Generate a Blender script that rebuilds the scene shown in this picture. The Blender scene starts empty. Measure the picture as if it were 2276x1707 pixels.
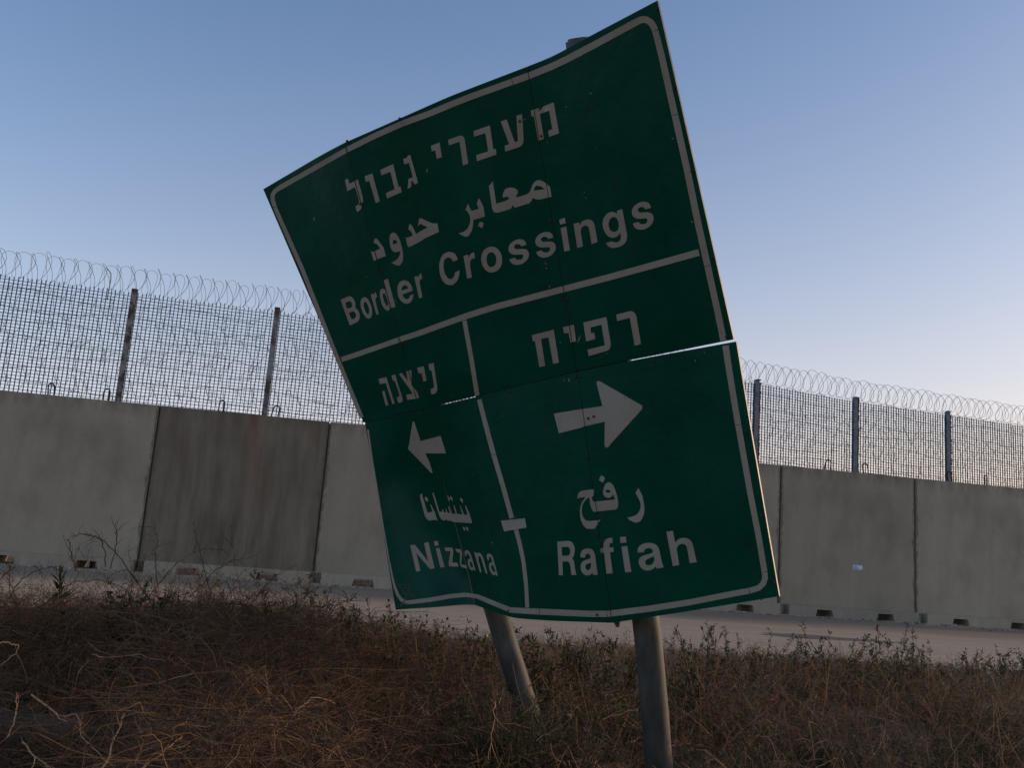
import bpy, bmesh, math, random
import numpy as np
from mathutils import Vector, Matrix
from mathutils.bvhtree import BVHTree
from mathutils.geometry import tessellate_polygon

random.seed(7)
rng = np.random.default_rng(11)
S = bpy.context.scene
COL = S.collection

# ------------------------------------------------------------------ camera
FPX, CX, CY = 2009.0, 1138.0, 853.5            # focal length and centre in photo pixels
PITCH, ROLL, EYE = 0.1756, 0.0755, Vector((0, 0, 1.30))
Fv = Vector((0, math.cos(PITCH), math.sin(PITCH)))
U0 = Vector((0, -math.sin(PITCH), math.cos(PITCH)))
Rv = Vector((1, 0, 0)) * math.cos(ROLL) + U0 * math.sin(ROLL)
Uv = -Vector((1, 0, 0)) * math.sin(ROLL) + U0 * math.cos(ROLL)
cam = bpy.data.cameras.new('camera')
cam.sensor_width = 36
cam.lens = FPX * 36 / 2276
cam.clip_end = 3000
cam.clip_start = 0.05
camo = bpy.data.objects.new('camera', cam)
COL.objects.link(camo)
M = Matrix((Rv, Uv, -Fv)).transposed().to_4x4()
M.translation = EYE
camo.matrix_world = M
S.camera = camo

# ------------------------------------------------------------------ sky, sun, exposure
SUN_AZ, SUN_EL = math.radians(70), math.radians(10)
W = bpy.data.worlds.new('World')
S.world = W
W.use_nodes = True
nt = W.node_tree
bg = nt.nodes['Background']
sky = nt.nodes.new('ShaderNodeTexSky')
sky.sky_type = 'NISHITA'
sky.sun_disc = False
sky.sun_elevation = SUN_EL
sky.sun_rotation = SUN_AZ
sky.air_density = 1.3
sky.dust_density = 3.0
sky.ozone_density = 4.0


def wn(typ, **kw):
    n_ = nt.nodes.new(typ)
    for k_, v_ in kw.items(): setattr(n_, k_, v_)
    return n_


def wmath(op, a, b):
    n_ = wn('ShaderNodeMath', operation=op)
    for i_, v_ in enumerate((a, b)):
        if isinstance(v_, (int, float)): n_.inputs[i_].default_value = v_
        else: nt.links.new(v_, n_.inputs[i_])
    return n_.outputs[0]


# dusty evening air: a pale band that thickens evenly towards the horizon all the way round
wtc = wn('ShaderNodeTexCoord')
wsep = wn('ShaderNodeSeparateXYZ')
nt.links.new(wtc.outputs['Generated'], wsep.inputs[0])
elev = wmath('ARCSINE', wmath('MAXIMUM', wsep.outputs[2], 0.0), 0.0)
haze_f = wmath('EXPONENT', wmath('MULTIPLY', elev, -1 / math.radians(12)), 0.0)
wmix = wn('ShaderNodeMix', data_type='RGBA', blend_type='MIX')
nt.links.new(wmath('MULTIPLY', haze_f, .712), wmix.inputs[0])
wg = wn('ShaderNodeMix', data_type='RGBA', blend_type='MULTIPLY')
wg.inputs[0].default_value = 1
nt.links.new(sky.outputs[0], wg.inputs[6])
wg.inputs[7].default_value = (1.17, 1.34, 1.52, 1)
nt.links.new(wg.outputs[2], wmix.inputs[6])
# the band is warmer on the sun's side
wdot = wn('ShaderNodeVectorMath', operation='DOT_PRODUCT')
nt.links.new(wtc.outputs['Generated'], wdot.inputs[0])
wdot.inputs[1].default_value = (math.sin(SUN_AZ), math.cos(SUN_AZ), 0)
side_f = wmath('ADD', wmath('MULTIPLY', wdot.outputs['Value'], .5), .5)
wside = wn('ShaderNodeMix', data_type='RGBA', blend_type='MIX')
nt.links.new(side_f, wside.inputs[0])
wside.inputs[6].default_value = (1.24 / .15, 1.37 / .15, 1.76 / .15, 1)
wside.inputs[7].default_value = (1.52 / .15, 1.13 / .15, .97 / .15, 1)
wtint = wn('ShaderNodeMix', data_type='RGBA', blend_type='MIX')
nt.links.new(side_f, wtint.inputs[0])
wtint.inputs[6].default_value = (1.04, 1.56, 1.92, 1)
wtint.inputs[7].default_value = (1.12, 1.076, 1.15, 1)
nt.links.new(wtint.outputs[2], wg.inputs[7])
nt.links.new(wside.outputs[2], wmix.inputs[7])
nt.links.new(wmix.outputs[2], bg.inputs[0])
bg.inputs[1].default_value = 0.15
sd = bpy.data.lights.new('sun', 'SUN')
sd.energy = 1.7
sd.angle = math.radians(4)
sd.color = (1.0, 0.74, 0.52)
so = bpy.data.objects.new('sun', sd)
COL.objects.link(so)
sdir = Vector((math.sin(SUN_AZ) * math.cos(SUN_EL), math.cos(SUN_AZ) * math.cos(SUN_EL), math.sin(SUN_EL)))
so.rotation_euler = sdir.to_track_quat('Z', 'Y').to_euler()
S.view_settings.view_transform = 'Standard'
S.view_settings.look = 'None'
S.view_settings.gamma = 1
S.view_settings.use_curve_mapping = False
S.view_settings.exposure = 0.0


def ray(px, py):
    return Fv + Rv * ((px - CX) / FPX) - Uv * ((py - CY) / FPX)


def at(px, py, d):
    return EYE + ray(px, py) * d


def proj(P):
    d = P - EYE
    z = d.dot(Fv)
    return CX + FPX * d.dot(Rv) / z, CY - FPX * d.dot(Uv) / z, z


# ------------------------------------------------------------------ helpers
def lin(c):
    return tuple(c) + (1.0,)


def tag(o, label=None, cat=None, group=None, kind=None):
    if label: o['label'] = label
    if cat: o['category'] = cat
    if group: o['group'] = group
    if kind: o['kind'] = kind
    return o


def empty(name, loc, label=None, cat=None, group=None, rz=0.0):
    o = bpy.data.objects.new(name, None)
    o.empty_display_size = 0.2
    COL.objects.link(o)
    o.location = loc
    o.rotation_euler = (0, 0, rz)
    return tag(o, label, cat, group)


def link(name, me, mat=None, parent=None):
    if mat is not None and not me.materials:
        for m in (mat if isinstance(mat, (list, tuple)) else [mat]):
            me.materials.append(m)
    o = bpy.data.objects.new(name, me)
    COL.objects.link(o)
    if parent is not None:
        o.parent = parent          # parts are modelled in their parent's own frame
    return o


def from_bm(name, bm, mat=None, parent=None, smooth=False):
    me = bpy.data.meshes.new(name)
    bm.to_mesh(me)
    bm.free()
    if smooth:
        for p in me.polygons: p.use_smooth = True
    return link(name, me, mat, parent)


def np_mesh(name, verts, quads, col=None):
    me = bpy.data.meshes.new(name)
    n = len(verts)
    me.vertices.add(n)
    me.vertices.foreach_set('co', np.asarray(verts, dtype=np.float32).ravel())
    q = np.asarray(quads, dtype=np.int32)
    k = q.shape[1]
    me.loops.add(q.size)
    me.loops.foreach_set('vertex_index', q.ravel())
    me.polygons.add(len(q))
    me.polygons.foreach_set('loop_start', np.arange(0, q.size, k, dtype=np.int32))
    me.update(calc_edges=True)
    if col is not None:
        a = me.color_attributes.new('tint', 'FLOAT_COLOR', 'POINT')
        c = np.ones((n, 4), dtype=np.float32)
        c[:, :3] = col
        a.data.foreach_set('color', c.ravel())
    return me


def box(bm, x0, x1, y0, y1, z0, z1):
    v = [bm.verts.new((x, y, z)) for x in (x0, x1) for y in (y0, y1) for z in (z0, z1)]
    for f in ((0, 1, 3, 2), (4, 6, 7, 5), (0, 4, 5, 1), (2, 3, 7, 6), (0, 2, 6, 4), (1, 5, 7, 3)):
        bm.faces.new([v[i] for i in f])


def prism_xz(bm, poly, y0, y1):
    """polygon drawn in x-z, extruded along y"""
    a = [bm.verts.new((x, y0, z)) for x, z in poly]
    b = [bm.verts.new((x, y1, z)) for x, z in poly]
    tri = tessellate_polygon([[Vector((x, z, 0)) for x, z in poly]])
    for t in tri:
        bm.faces.new([a[i] for i in t])
        bm.faces.new([b[i] for i in reversed(t)])
    n = len(poly)
    for i in range(n):
        j = (i + 1) % n
        bm.faces.new((a[i], b[i], b[j], a[j]))
    bmesh.ops.recalc_face_normals(bm, faces=bm.faces)


def tube_bm(bm, pts, r, n=8, cap=True):
    pts = [Vector(p) for p in pts]
    rs = r if isinstance(r, (list, tuple)) else [r] * len(pts)
    rings = []
    ref = Vector((0.31, 0.17, 0.93))
    for i, p in enumerate(pts):
        t = (pts[min(i + 1, len(pts) - 1)] - pts[max(i - 1, 0)]).normalized()
        a = t.cross(ref)
        if a.length < 1e-3: a = t.cross(Vector((1, 0, 0)))
        a.normalize()
        b = t.cross(a)
        rings.append([bm.verts.new(p + (a * math.cos(2 * math.pi * k / n) + b * math.sin(2 * math.pi * k / n)) * rs[i]) for k in range(n)])
    for i in range(len(rings) - 1):
        for k in range(n):
            bm.faces.new((rings[i][k], rings[i][(k + 1) % n], rings[i + 1][(k + 1) % n], rings[i + 1][k]))
    if cap:
        bm.faces.new(rings[0][::-1])
        bm.faces.new(rings[-1])


def catmull(pts, sub=8):
    P = [Vector(p) for p in pts]
    P = [P[0] * 2 - P[1]] + P + [P[-1] * 2 - P[-2]]
    out = []
    for i in range(1, len(P) - 2):
        for s in range(sub):
            t = s / sub
            out.append(0.5 * ((2 * P[i]) + (P[i + 1] - P[i - 1]) * t + (2 * P[i - 1] - 5 * P[i] + 4 * P[i + 1] - P[i + 2]) * t * t + (3 * P[i] - P[i - 1] - 3 * P[i + 1] + P[i + 2]) * t ** 3))
    out.append(P[-2])
    return out


# ------------------------------------------------------------------ materials
class NT:
    def __init__(self, name):
        self.m = bpy.data.materials.new(name)
        self.m.use_nodes = True
        self.t = self.m.node_tree
        self.b = self.t.nodes['Principled BSDF']

    def n(self, typ, **kw):
        o = self.t.nodes.new(typ)
        for k, v in kw.items(): setattr(o, k, v)
        return o

    def l(self, a, b): self.t.links.new(a, b)

    def coord(self, scale=(1, 1, 1), kind='Object'):
        tc = self.n('ShaderNodeTexCoord')
        mp = self.n('ShaderNodeMapping')
        mp.inputs['Scale'].default_value = scale
        self.l(tc.outputs[kind], mp.inputs[0])
        return mp.outputs[0]

    def noise(self, co, scale=5, detail=6, rough=.6, dist=0):
        x = self.n('ShaderNodeTexNoise')
        x.inputs['Scale'].default_value = scale
        x.inputs['Detail'].default_value = detail
        x.inputs['Roughness'].default_value = rough
        x.inputs['Distortion'].default_value = dist
        self.l(co, x.inputs['Vector'])
        return x.outputs['Fac']

    def ramp(self, fac, stops):
        r = self.n('ShaderNodeValToRGB')
        e = r.color_ramp.elements
        while len(e) > 1: e.remove(e[-1])
        e[0].position = stops[0][0]
        e[0].color = lin(stops[0][1]) if len(stops[0][1]) == 3 else stops[0][1]
        for p, c in stops[1:]:
            k = e.new(p)
            k.color = lin(c) if len(c) == 3 else c
        self.l(fac, r.inputs[0])
        return r.outputs[0]

    def mix(self, fac, a, b, mode='MIX'):
        x = self.n('ShaderNodeMix', data_type='RGBA', blend_type=mode)
        for s, v in ((x.inputs[0], fac), (x.inputs[6], a), (x.inputs[7], b)):
            if isinstance(v, (int, float)): s.default_value = v
            elif isinstance(v, tuple): s.default_value = lin(v) if len(v) == 3 else v
            else: self.l(v, s)
        return x.outputs[2]

    def math(self, op, a, b=None, c=None, clamp=False):
        x = self.n('ShaderNodeMath', operation=op, use_clamp=clamp)
        for i, v in enumerate((a, b, c)):
            if v is None: continue
            if isinstance(v, (int, float)): x.inputs[i].default_value = v
            else: self.l(v, x.inputs[i])
        return x.outputs[0]

    def sep(self, co):
        x = self.n('ShaderNodeSeparateXYZ')
        self.l(co, x.inputs[0])
        return x.outputs

    def bump(self, h, strength=.3, dist=.01):
        x = self.n('ShaderNodeBump')
        x.inputs['Strength'].default_value = strength
        x.inputs['Distance'].default_value = dist
        self.l(h, x.inputs['Height'])
        self.l(x.outputs[0], self.b.inputs['Normal'])

    def out(self, col, rough=.8, spec=.3, metal=0.0):
        if isinstance(col, tuple): self.b.inputs['Base Color'].default_value = lin(col)
        else: self.l(col, self.b.inputs['Base Color'])
        if isinstance(rough, (int, float)): self.b.inputs['Roughness'].default_value = rough
        else: self.l(rough, self.b.inputs['Roughness'])
        self.b.inputs['Specular IOR Level'].default_value = spec
        self.b.inputs['Metallic'].default_value = metal
        return self.m


BLK, WHT = (0, 0, 0), (1, 1, 1)
WW_ = 4.0827


def mat_concrete(name, base=(.388, .311, .218), stain=False):
    k = NT(name)
    co = k.coord()
    oi = k.n('ShaderNodeObjectInfo')
    big = k.noise(k.coord((.9, .9, .55)), .9, 6, .62)
    st = k.noise(k.coord((1.7, 1, .2)), 1.5, 6, .6, .6)     # vertical run-off streaks
    fine = k.noise(co, 24, 4, .7)
    dark = tuple(c * .68 for c in base)
    lite = tuple(min(1, c * 1.15) for c in base)
    c = k.ramp(big, [(.3, dark), (.5, base), (.72, lite)])
    c = k.mix(k.ramp(st, [(.38, (.7,) * 3), (.62, BLK)]), c, tuple(x * .80 for x in base), 'MIX')
    c2 = k.mix(.5, c, k.ramp(big, [(.3, dark), (.5, base), (.72, lite)]))
    c3 = k.mix(k.ramp(fine, [(.35, (.25,) * 3), (.6, BLK)]), c2, dark)
    z = k.sep(co)
    # splash dirt just above the foot, weather-dark upper rim
    foot = k.math('MULTIPLY', k.ramp(z[2], [(.06, WHT), (.2, BLK)]), k.noise(k.coord((3, 1, .6)), 2, 5, .7))
    c4 = k.mix(k.math('MULTIPLY', foot, .0), c3, dark)
    rim = k.math('SUBTRACT', z[2], 3.62, clamp=True)
    rimf = k.math('MULTIPLY', k.math('MULTIPLY', rim, 2.2), k.ramp(k.noise(k.coord((2.5, 1, .8)), 2.0, 5, .7), [(.38, BLK), (.6, WHT)]), clamp=True)
    c5 = k.mix(rimf, c4, tuple(x * .5 for x in base))
    if stain:
        n1 = k.noise(k.coord((2.2, 1, .3)), 1.6, 6, .6)
        c5 = k.mix(k.ramp(n1, [(.3, (.85,) * 3), (.65, (.45,) * 3)]), c5, (.12, .085, .054))
        # rusty run-off below the fence post
        dx = k.math('ABSOLUTE', k.math('ADD', k.math('SUBTRACT', z[0], 2.28), k.math('MULTIPLY', k.math('SUBTRACT', z[2], 4.0), .09)))
        wid = k.math('SUBTRACT', 1.0, k.math('MULTIPLY', dx, 4.6), clamp=True)
        wid = k.math('MULTIPLY', wid, k.math('MULTIPLY', k.math('SUBTRACT', z[2], .9, clamp=False), .33, clamp=True))
        wid = k.math('MULTIPLY', wid, k.ramp(k.noise(k.coord((4, 1, .8)), 2, 5, .6), [(.35, (.3,) * 3), (.6, WHT)]))
        c5 = k.mix(wid, c5, (.21, .10, .065))
        # dark damp fingers in the lower middle
        n2 = k.noise(k.coord((5.5, 1, .35)), 1.3, 3, .5)
        lowz = k.math('SUBTRACT', 1.0, k.math('MULTIPLY', k.math('ABSOLUTE', k.math('SUBTRACT', z[2], .85)), 1.4), clamp=True)
        midx = k.math('SUBTRACT', 1.2, k.math('MULTIPLY', k.math('ABSOLUTE', k.math('SUBTRACT', z[0], 2.0)), .9), clamp=True)
        fg = k.math('MULTIPLY', k.math('MULTIPLY', lowz, midx), k.ramp(n2, [(.47, BLK), (.6, WHT)]))
        c5 = k.mix(k.math('MULTIPLY', fg, .75), c5, (.10, .085, .062))
    # broken, dirty arrises along both joints
    ed = k.math('MINIMUM', z[0], k.math('SUBTRACT', WW_, z[0]))
    ed = k.math('SUBTRACT', ed, k.math('MULTIPLY', k.math('SUBTRACT', k.noise(k.coord((6, 1, 2.2)), 3, 6, .7), .42), .32))
    c5 = k.mix(k.ramp(ed, [(.015, (.75,) * 3), (.06, BLK)]), c5, tuple(x * .34 for x in base))
    v2 = k.noise(k.coord((1, 1, 1)), 3.3, 8, .75)
    c5 = k.mix(k.ramp(v2, [(.60, BLK), (.68, ((.06 if stain else .25),) * 3)]), c5, tuple(min(1, x * 1.25) for x in base))
    ran = k.math('MULTIPLY_ADD', oi.outputs['Random'], .24, .86)
    cb = k.n('ShaderNodeCombineColor')
    for i in range(3): k.l(ran, cb.inputs[i])
    c6 = k.mix(1.0, c5, cb.outputs[0], 'MULTIPLY')
    # small bug holes
    v = k.n('ShaderNodeTexVoronoi')
    v.inputs['Scale'].default_value = 7
    k.l(co, v.inputs['Vector'])
    hol = k.ramp(v.outputs['Distance'], [(.03, WHT), (.05, BLK)])
    c7 = k.mix(k.math('MULTIPLY', hol, .5), c6, (.05, .045, .04))
    k.bump(k.math('ADD', k.math('MULTIPLY', st, .6), k.math('MULTIPLY', fine, .4)), .35, .012)
    return k.out(c7, .9, .2)


def mat_simple(name, a, b, scale=8, rough=.7, spec=.3, metal=0, stretch=(1, 1, 1), bump=.2, kind='Object'):
    k = NT(name)
    n = k.noise(k.coord(stretch, kind), scale, 6, .65)
    c = k.ramp(n, [(.35, a), (.65, b)])
    if bump: k.bump(n, bump, .005)
    return k.out(c, rough, spec, metal)


def mat_green():
    k = NT('sign_green_sheeting')
    co = k.coord(kind='Object')
    n = k.noise(co, 2.2, 7, .65)
    c = k.ramp(n, [(.3, (.0001, .046, .022)), (.55, (.0001, .058, .029)), (.75, (.0004, .069, .036))])
    d = k.noise(k.coord((1, 1, .35)), 9, 8, .75)               # dust film, running down
    c = k.mix(k.ramp(d, [(.56, BLK), (.8, (.35,) * 3)]), c, (.014, .026, .016))
    v = k.noise(k.coord((1, 1, .25)), 46, 2, .5)
    c = k.mix(k.ramp(v, [(.77, BLK), (.80, (.6,) * 3)]), c, (.09, .11, .10))   # scuffs
    r = k.noise(co, 5.5, 6, .7)
    c = k.mix(k.ramp(r, [(.60, BLK), (.78, (.6,) * 3)]), c, (.025, .02, .012))
    k.bump(k.noise(co, 4.0, 4, .55), .3, .03)
    ro = k.ramp(n, [(.3, (.26,) * 3), (.7, (.42,) * 3)])
    return k.out(c, ro, .13)


def mat_white():
    k = NT('sign_white_sheeting')
    co = k.coord(kind='Object')
    n = k.noise(co, 3.5, 8, .7)
    c = k.ramp(n, [(.3, (.33, .23, .15)), (.5, (.38, .285, .195)), (.7, (.40, .32, .235))])
    r = k.noise(co, 9, 7, .75)
    c = k.mix(k.ramp(r, [(.60, BLK), (.78, (.75,) * 3)]), c, (.24, .135, .08))
    s = k.noise(k.coord((1, 1, .3)), 40, 3, .6)
    c = k.mix(k.ramp(s, [(.68, BLK), (.76, (.5,) * 3)]), c, (.06, .045, .035))
    return k.out(c, .6, .12)


MATS = dict(
    conc=mat_concrete('wall_concrete'),
    conc_stained=mat_concrete('stained_wall_concrete', stain=True),
    flange=mat_concrete('footing_concrete', (.37, .305, .215)),
    green=mat_green(), white=mat_white(),
    alu=mat_simple('bare_aluminium_edge', (.16, .13, .10), (.26, .22, .17), 14, .5, .5, .3),
    backm=mat_simple('dull_sheet_back', (.2, .2, .19), (.32, .31, .3), 6, .5, .5, .5),
    galv=mat_simple('galvanised_pipe', (.03, .026, .019), (.14, .12, .088), 5, .6, .3, .1, (1, 1, .35)),
    postg=mat_simple('galvanised_fence_post', (.10, .12, .14), (.2, .22, .24), 6, .6, .4, .4),
    rust=mat_simple('rusted_steel', (.06, .028, .015), (.17, .075, .035), 9, .9, .2),
    wire=mat_simple('weathered_wire', (.12, .125, .13), (.24, .24, .24), 20, .6, .4, .3, bump=0),
    bar=mat_simple('fence_bar_steel', (.05, .058, .068), (.10, .11, .12), 3, .6, .4, .3, bump=0),
    rebar=mat_simple('rusty_rebar', (.03, .02, .015), (.07, .04, .03), 20, .9, .2),
    paper=mat_simple('paper_notice', (.6, .6, .66), (.75, .75, .8), 20, .8, .2, bump=0),
    ink=mat_simple('blue_print', (.14, .15, .42), (.2, .2, .5), 20, .8, .2, bump=0),
    bolt=mat_simple('rusty_bolt_and_seam_shade', (.03, .02, .014), (.10, .055, .035), 30, .8, .3),
    blue=mat_simple('blue_plastic', (.15, .38, .62), (.35, .6, .8), 20, .4, .5, bump=0),
    brick=mat_simple('broken_brick', (.12, .07, .05), (.24, .15, .11), 14, .95, .1, bump=.5),
    pale=mat_simple('pale_rubble', (.32, .28, .24), (.5, .46, .4), 14, .95, .1, bump=.5),
)


MATS['patch'] = mat_simple('pale_repair_film', (.34, .27, .20), (.42, .34, .26), 12, .6, .15, bump=0)


def mat_blotched_post():
    k = NT('flaking_white_post')
    co = k.coord((1, 1, 1))
    a = k.noise(co, 2.1, 6, .7)
    b = k.noise(k.coord((.4, .4, 5)), 3.0, 4, .6)
    c = k.mix(k.ramp(a, [(.45, BLK), (.55, WHT)]), (.27, .27, .25), (.09, .055, .035))
    c = k.mix(k.ramp(b, [(.55, BLK), (.6, (.8,) * 3)]), c, (.13, .125, .12))
    return k.out(c, .8, .3)


MATS['postw'] = mat_blotched_post()


def mat_tint(name, rough=.9, gain=1.0):
    k = NT(name)
    at_ = k.n('ShaderNodeAttribute', attribute_name='tint')
    k.b.inputs['Subsurface Weight'].default_value = 0
    return k.out(at_.outputs['Color'], rough, .15)


MATS['plant'] = mat_tint('dry_plant')


def mat_ground():
    k = NT('sandy_verge_soil')
    co = k.coord()
    a = k.noise(co, .8, 8, .65)
    b = k.noise(co, 26, 6, .7)
    c = k.ramp(a, [(.3, (.16, .098, .062)), (.55, (.24, .152, .095)), (.75, (.36, .235, .15))])
    c = k.mix(k.ramp(b, [(.4, (.5,) * 3), (.62, BLK)]), c, (.10, .07, .05))
    k.bump(k.math('ADD', k.math('MULTIPLY', b, .5), a), .6, .03)
    return k.out(c, .95, .1)


def mat_road():
    """object frame: x runs along the road, y from the wall side (0) to the near side"""
    k = NT('worn_asphalt_with_sand')
    co = k.coord()
    s = k.sep(co)
    wob = k.noise(k.coord((.16, .5, 1)), 1.0, 6, .65)
    yy = k.math('ADD', s[1], k.math('MULTIPLY', k.math('SUBTRACT', wob, .5), -3.4))
    fine = k.noise(k.coord((1, 1, 1)), 55, 4, .7)
    trk = k.noise(k.coord((.05, 1.6, 1)), 1.8, 6, .6)
    asp = k.ramp(trk, [(.3, (.33, .225, .14)), (.5, (.385, .262, .167)), (.7, (.45, .31, .20))])
    sand = k.ramp(trk, [(.3, (.50, .33, .195)), (.5, (.56, .38, .235)), (.7, (.62, .43, .275))])
    # 0 = wall edge ... y negative towards the camera
    f = k.ramp(k.math('MULTIPLY', yy, -.1), [(.0, WHT), (.06, WHT), (.085, BLK), (.36, BLK), (.47, (.8,) * 3), (.6, WHT)])
    c = k.mix(f, asp, sand)
    c = k.mix(k.ramp(fine, [(.35, (.35,) * 3), (.6, BLK)]), c, (.20, .15, .115))
    peb = k.noise(co, 130, 2, .5)
    c = k.mix(k.ramp(peb, [(.68, BLK), (.72, (.4,) * 3)]), c, (.5, .45, .4))
    k.bump(fine, .5, .012)
    return k.out(c, .95, .12)


MATS['ground'] = mat_ground()
MATS['road'] = mat_road()

# ------------------------------------------------------------------ wall line
WYAW, WD, WH, WS0, WW = 0.1772, 23.53, 4.0, -8.669, 4.0827
wdir = Vector((math.cos(WYAW), math.sin(WYAW), 0))
wnor = Vector((math.sin(WYAW), -math.cos(WYAW), 0))       # towards the camera


def wallp(s, off=0.0, z=0.0):
    return Vector((0, WD, 0)) + wdir * s + wnor * off + Vector((0, 0, z))


# ------------------------------------------------------------------ ground
def vn(x, y, s, seed):
    x = x / s + seed * 17.3
    y = y / s + seed * 9.1
    return (math.sin(x * 1.3 + math.sin(y * .9) * 1.7) + math.sin(y * 1.7 + math.sin(x * 1.1) * 1.3) + math.sin((x + y) * .8)) / 3


def wall_dist(x, y):
    return (Vector((x, y, 0)) - wallp(0)).dot(wnor)      # metres in front of the wall


def ground_z(x, y):
    d = wall_dist(x, y)
    t = min(1, max(0, (d - 11.2) / 4.5))
    t = t * t * (3 - 2 * t)
    return t * (.10 + .07 * vn(x, y, 1.6, 1) + .03 * vn(x, y, .5, 2)) if d > 0 else 0.0


bm = bmesh.new()
def axis(lims):
    out = []
    for a, b, n in lims:
        out += list(np.linspace(a, b, n, endpoint=False))
    return out + [lims[-1][1]]
gx = axis([(-900, -40, 8), (-40, -12, 10), (-12, 14, 110), (14, 50, 12), (50, 900, 8)])
gy = axis([(-900, -30, 8), (-30, -2, 10), (-2, 20, 100), (20, 60, 10), (60, 1500, 10)])
gv = [[bm.verts.new((x, y, ground_z(x, y))) for x in gx] for y in gy]
for j in range(len(gy) - 1):
    for i in range(len(gx) - 1):
        bm.faces.new((gv[j][i], gv[j][i + 1], gv[j + 1][i + 1], gv[j + 1][i]))
g = from_bm('ground', bm, MATS['ground'], smooth=True)
tag(g, kind='structure')

# road sheet, wavy near edge
bm = bmesh.new()
rd = []
NX = 260
for i in range(NX + 1):
    x = -70 + i * 180 / NX
    near = -10.9 + .35 * vn(x, 0, 2.3, 3) + .18 * vn(x, 0, .6, 4)
    row = [bm.verts.new((x, y, .006 if k_ < 5 else .004)) for k_, y in enumerate((-0.22, -3, -6, -8.5, -10, near))]
    rd.append(row)
for i in range(NX):
    for k_ in range(5):
        bm.faces.new((rd[i][k_], rd[i][k_ + 1], rd[i + 1][k_ + 1], rd[i + 1][k_]))
road = from_bm('road', bm, MATS['road'])
road.location = wallp(0)
road.rotation_euler = (0, 0, WYAW)
tag(road, kind='structure')

# dark damp patch in the road
p0 = None
def ground_hit(px, py, z=0.0):
    r = ray(px, py)
    return EYE + r * ((z - EYE.z) / r.z)
bm = bmesh.new()
stain_c = ground_hit(1830, 1419)
ring = []
for i in range(40):
    a = 2 * math.pi * i / 40
    rr = 1 + .18 * math.sin(3 * a + 1) + .12 * math.sin(7 * a)
    p = wdir * (math.cos(a) * 1.05 * rr + .25 * math.cos(a)) + wnor * (math.sin(a) * .42 * rr)
    ring.append(bm.verts.new((p.x, p.y, 0)))
bm.faces.new(ring)
pud = from_bm('damp_patch', bm, mat_simple('damp_brown_sand', (.15, .10, .07), (.24, .165, .12), 3, .8, .2))
pud.location = (stain_c.x, stain_c.y, .0105)
tag(pud, kind='structure')

# sand drift along the wall foot
bm = bmesh.new()
prev = None
for i in range(361):
    s = -16 + i * .1
    w = .20 + .06 * vn(s, 0, .4, 5) + .05 * vn(s, 0, .13, 6)
    h = .028 + .014 * vn(s, 1, .2, 7)
    a = bm.verts.new(wallp(s, .19, max(.008, h)))
    b = bm.verts.new(wallp(s, .27 + w * .5, max(.008, h * .7)))
    c_ = bm.verts.new(wallp(s, .27 + w, .002))
    if prev:
        bm.faces.new((prev[0], prev[1], b, a))
        bm.faces.new((prev[1], prev[2], c_, b))
    prev = (a, b, c_)
sd_ = from_bm('sand_drift', bm, mat_simple('loose_orange_sand', (.44, .28, .18), (.62, .42, .29), 30, .95, .1, bump=.5), smooth=True)
tag(sd_, kind='structure')

# ------------------------------------------------------------------ concrete wall panels
def slab_mesh():
    bm = bmesh.new()
    box(bm, .012, WW - .012, -.10 + .0, .15, .255, WH)
    # y axis of the panel frame points away from the camera
    bmesh.ops.recalc_face_normals(bm, faces=bm.faces)
    bmesh.ops.bevel(bm, geom=[e for e in bm.edges if abs(e.verts[0].co.z - e.verts[1].co.z) > 1], offset=.022, segments=1, affect='EDGES')
    bmesh.ops.bevel(bm, geom=[e for e in bm.edges if e.verts[0].co.z > WH - .01 and e.verts[1].co.z > WH - .01 and not e.is_boundary and len(e.link_faces) == 2 and abs(e.link_faces[0].normal.z - e.link_faces[1].normal.z) > .5], offset=.012, segments=1, affect='EDGES')
    box(bm, WW - .05, WW + .05, .03, .12, .30, WH - .03)      # tongue added inside the joint to stop light leaking through
    box(bm, .014, .195, -.08, .14, .0, .254)
    me = bpy.data.meshes.new('slab')
    bm.to_mesh(me)
    bm.free()
    return me


def footing_mesh():
    bm = bmesh.new()
    x0, x1 = .20, WW - .02
    P = [(x0, 0)]
    for cxn in (1.22, 3.02):
        P += [(cxn - .27, 0), (cxn - .215, .20), (cxn + .215, .20), (cxn + .27, 0)]
    P += [(x1, 0), (x1, .29), (x0, .29)]
    prism_xz(bm, P, -.34, .75)
    # lighter worn top lip is the upward face itself; give it a chamfer
    es = [e for e in bm.edges if all(v.co.z > .285 and v.co.y < -.33 for v in e.verts)]
    bmesh.ops.bevel(bm, geom=es, offset=.02, segments=2, affect='EDGES')
    me = bpy.data.meshes.new('footing')
    bm.to_mesh(me)
    bm.free()
    return me


def loop_mesh(lean):
    bm = bmesh.new()
    pts = [(-.07 - lean * .5, 0, -.05), (-.075, 0, .1), (-.07 + lean * .3, 0, .2)]
    for k_ in range(7):
        a = math.pi - math.pi * k_ / 6
        pts.append((math.cos(a) * .07 + lean * .5, 0, .22 + math.sin(a) * .07))
    pts += [(.075 + lean * .2, 0, .1), (.07, 0, -.05)]
    tube_bm(bm, pts, .018, 6)
    me = bpy.data.meshes.new('lifting_loop')
    bm.to_mesh(me)
    bm.free()
    for p in me.polygons: p.use_smooth = True
    return me


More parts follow.
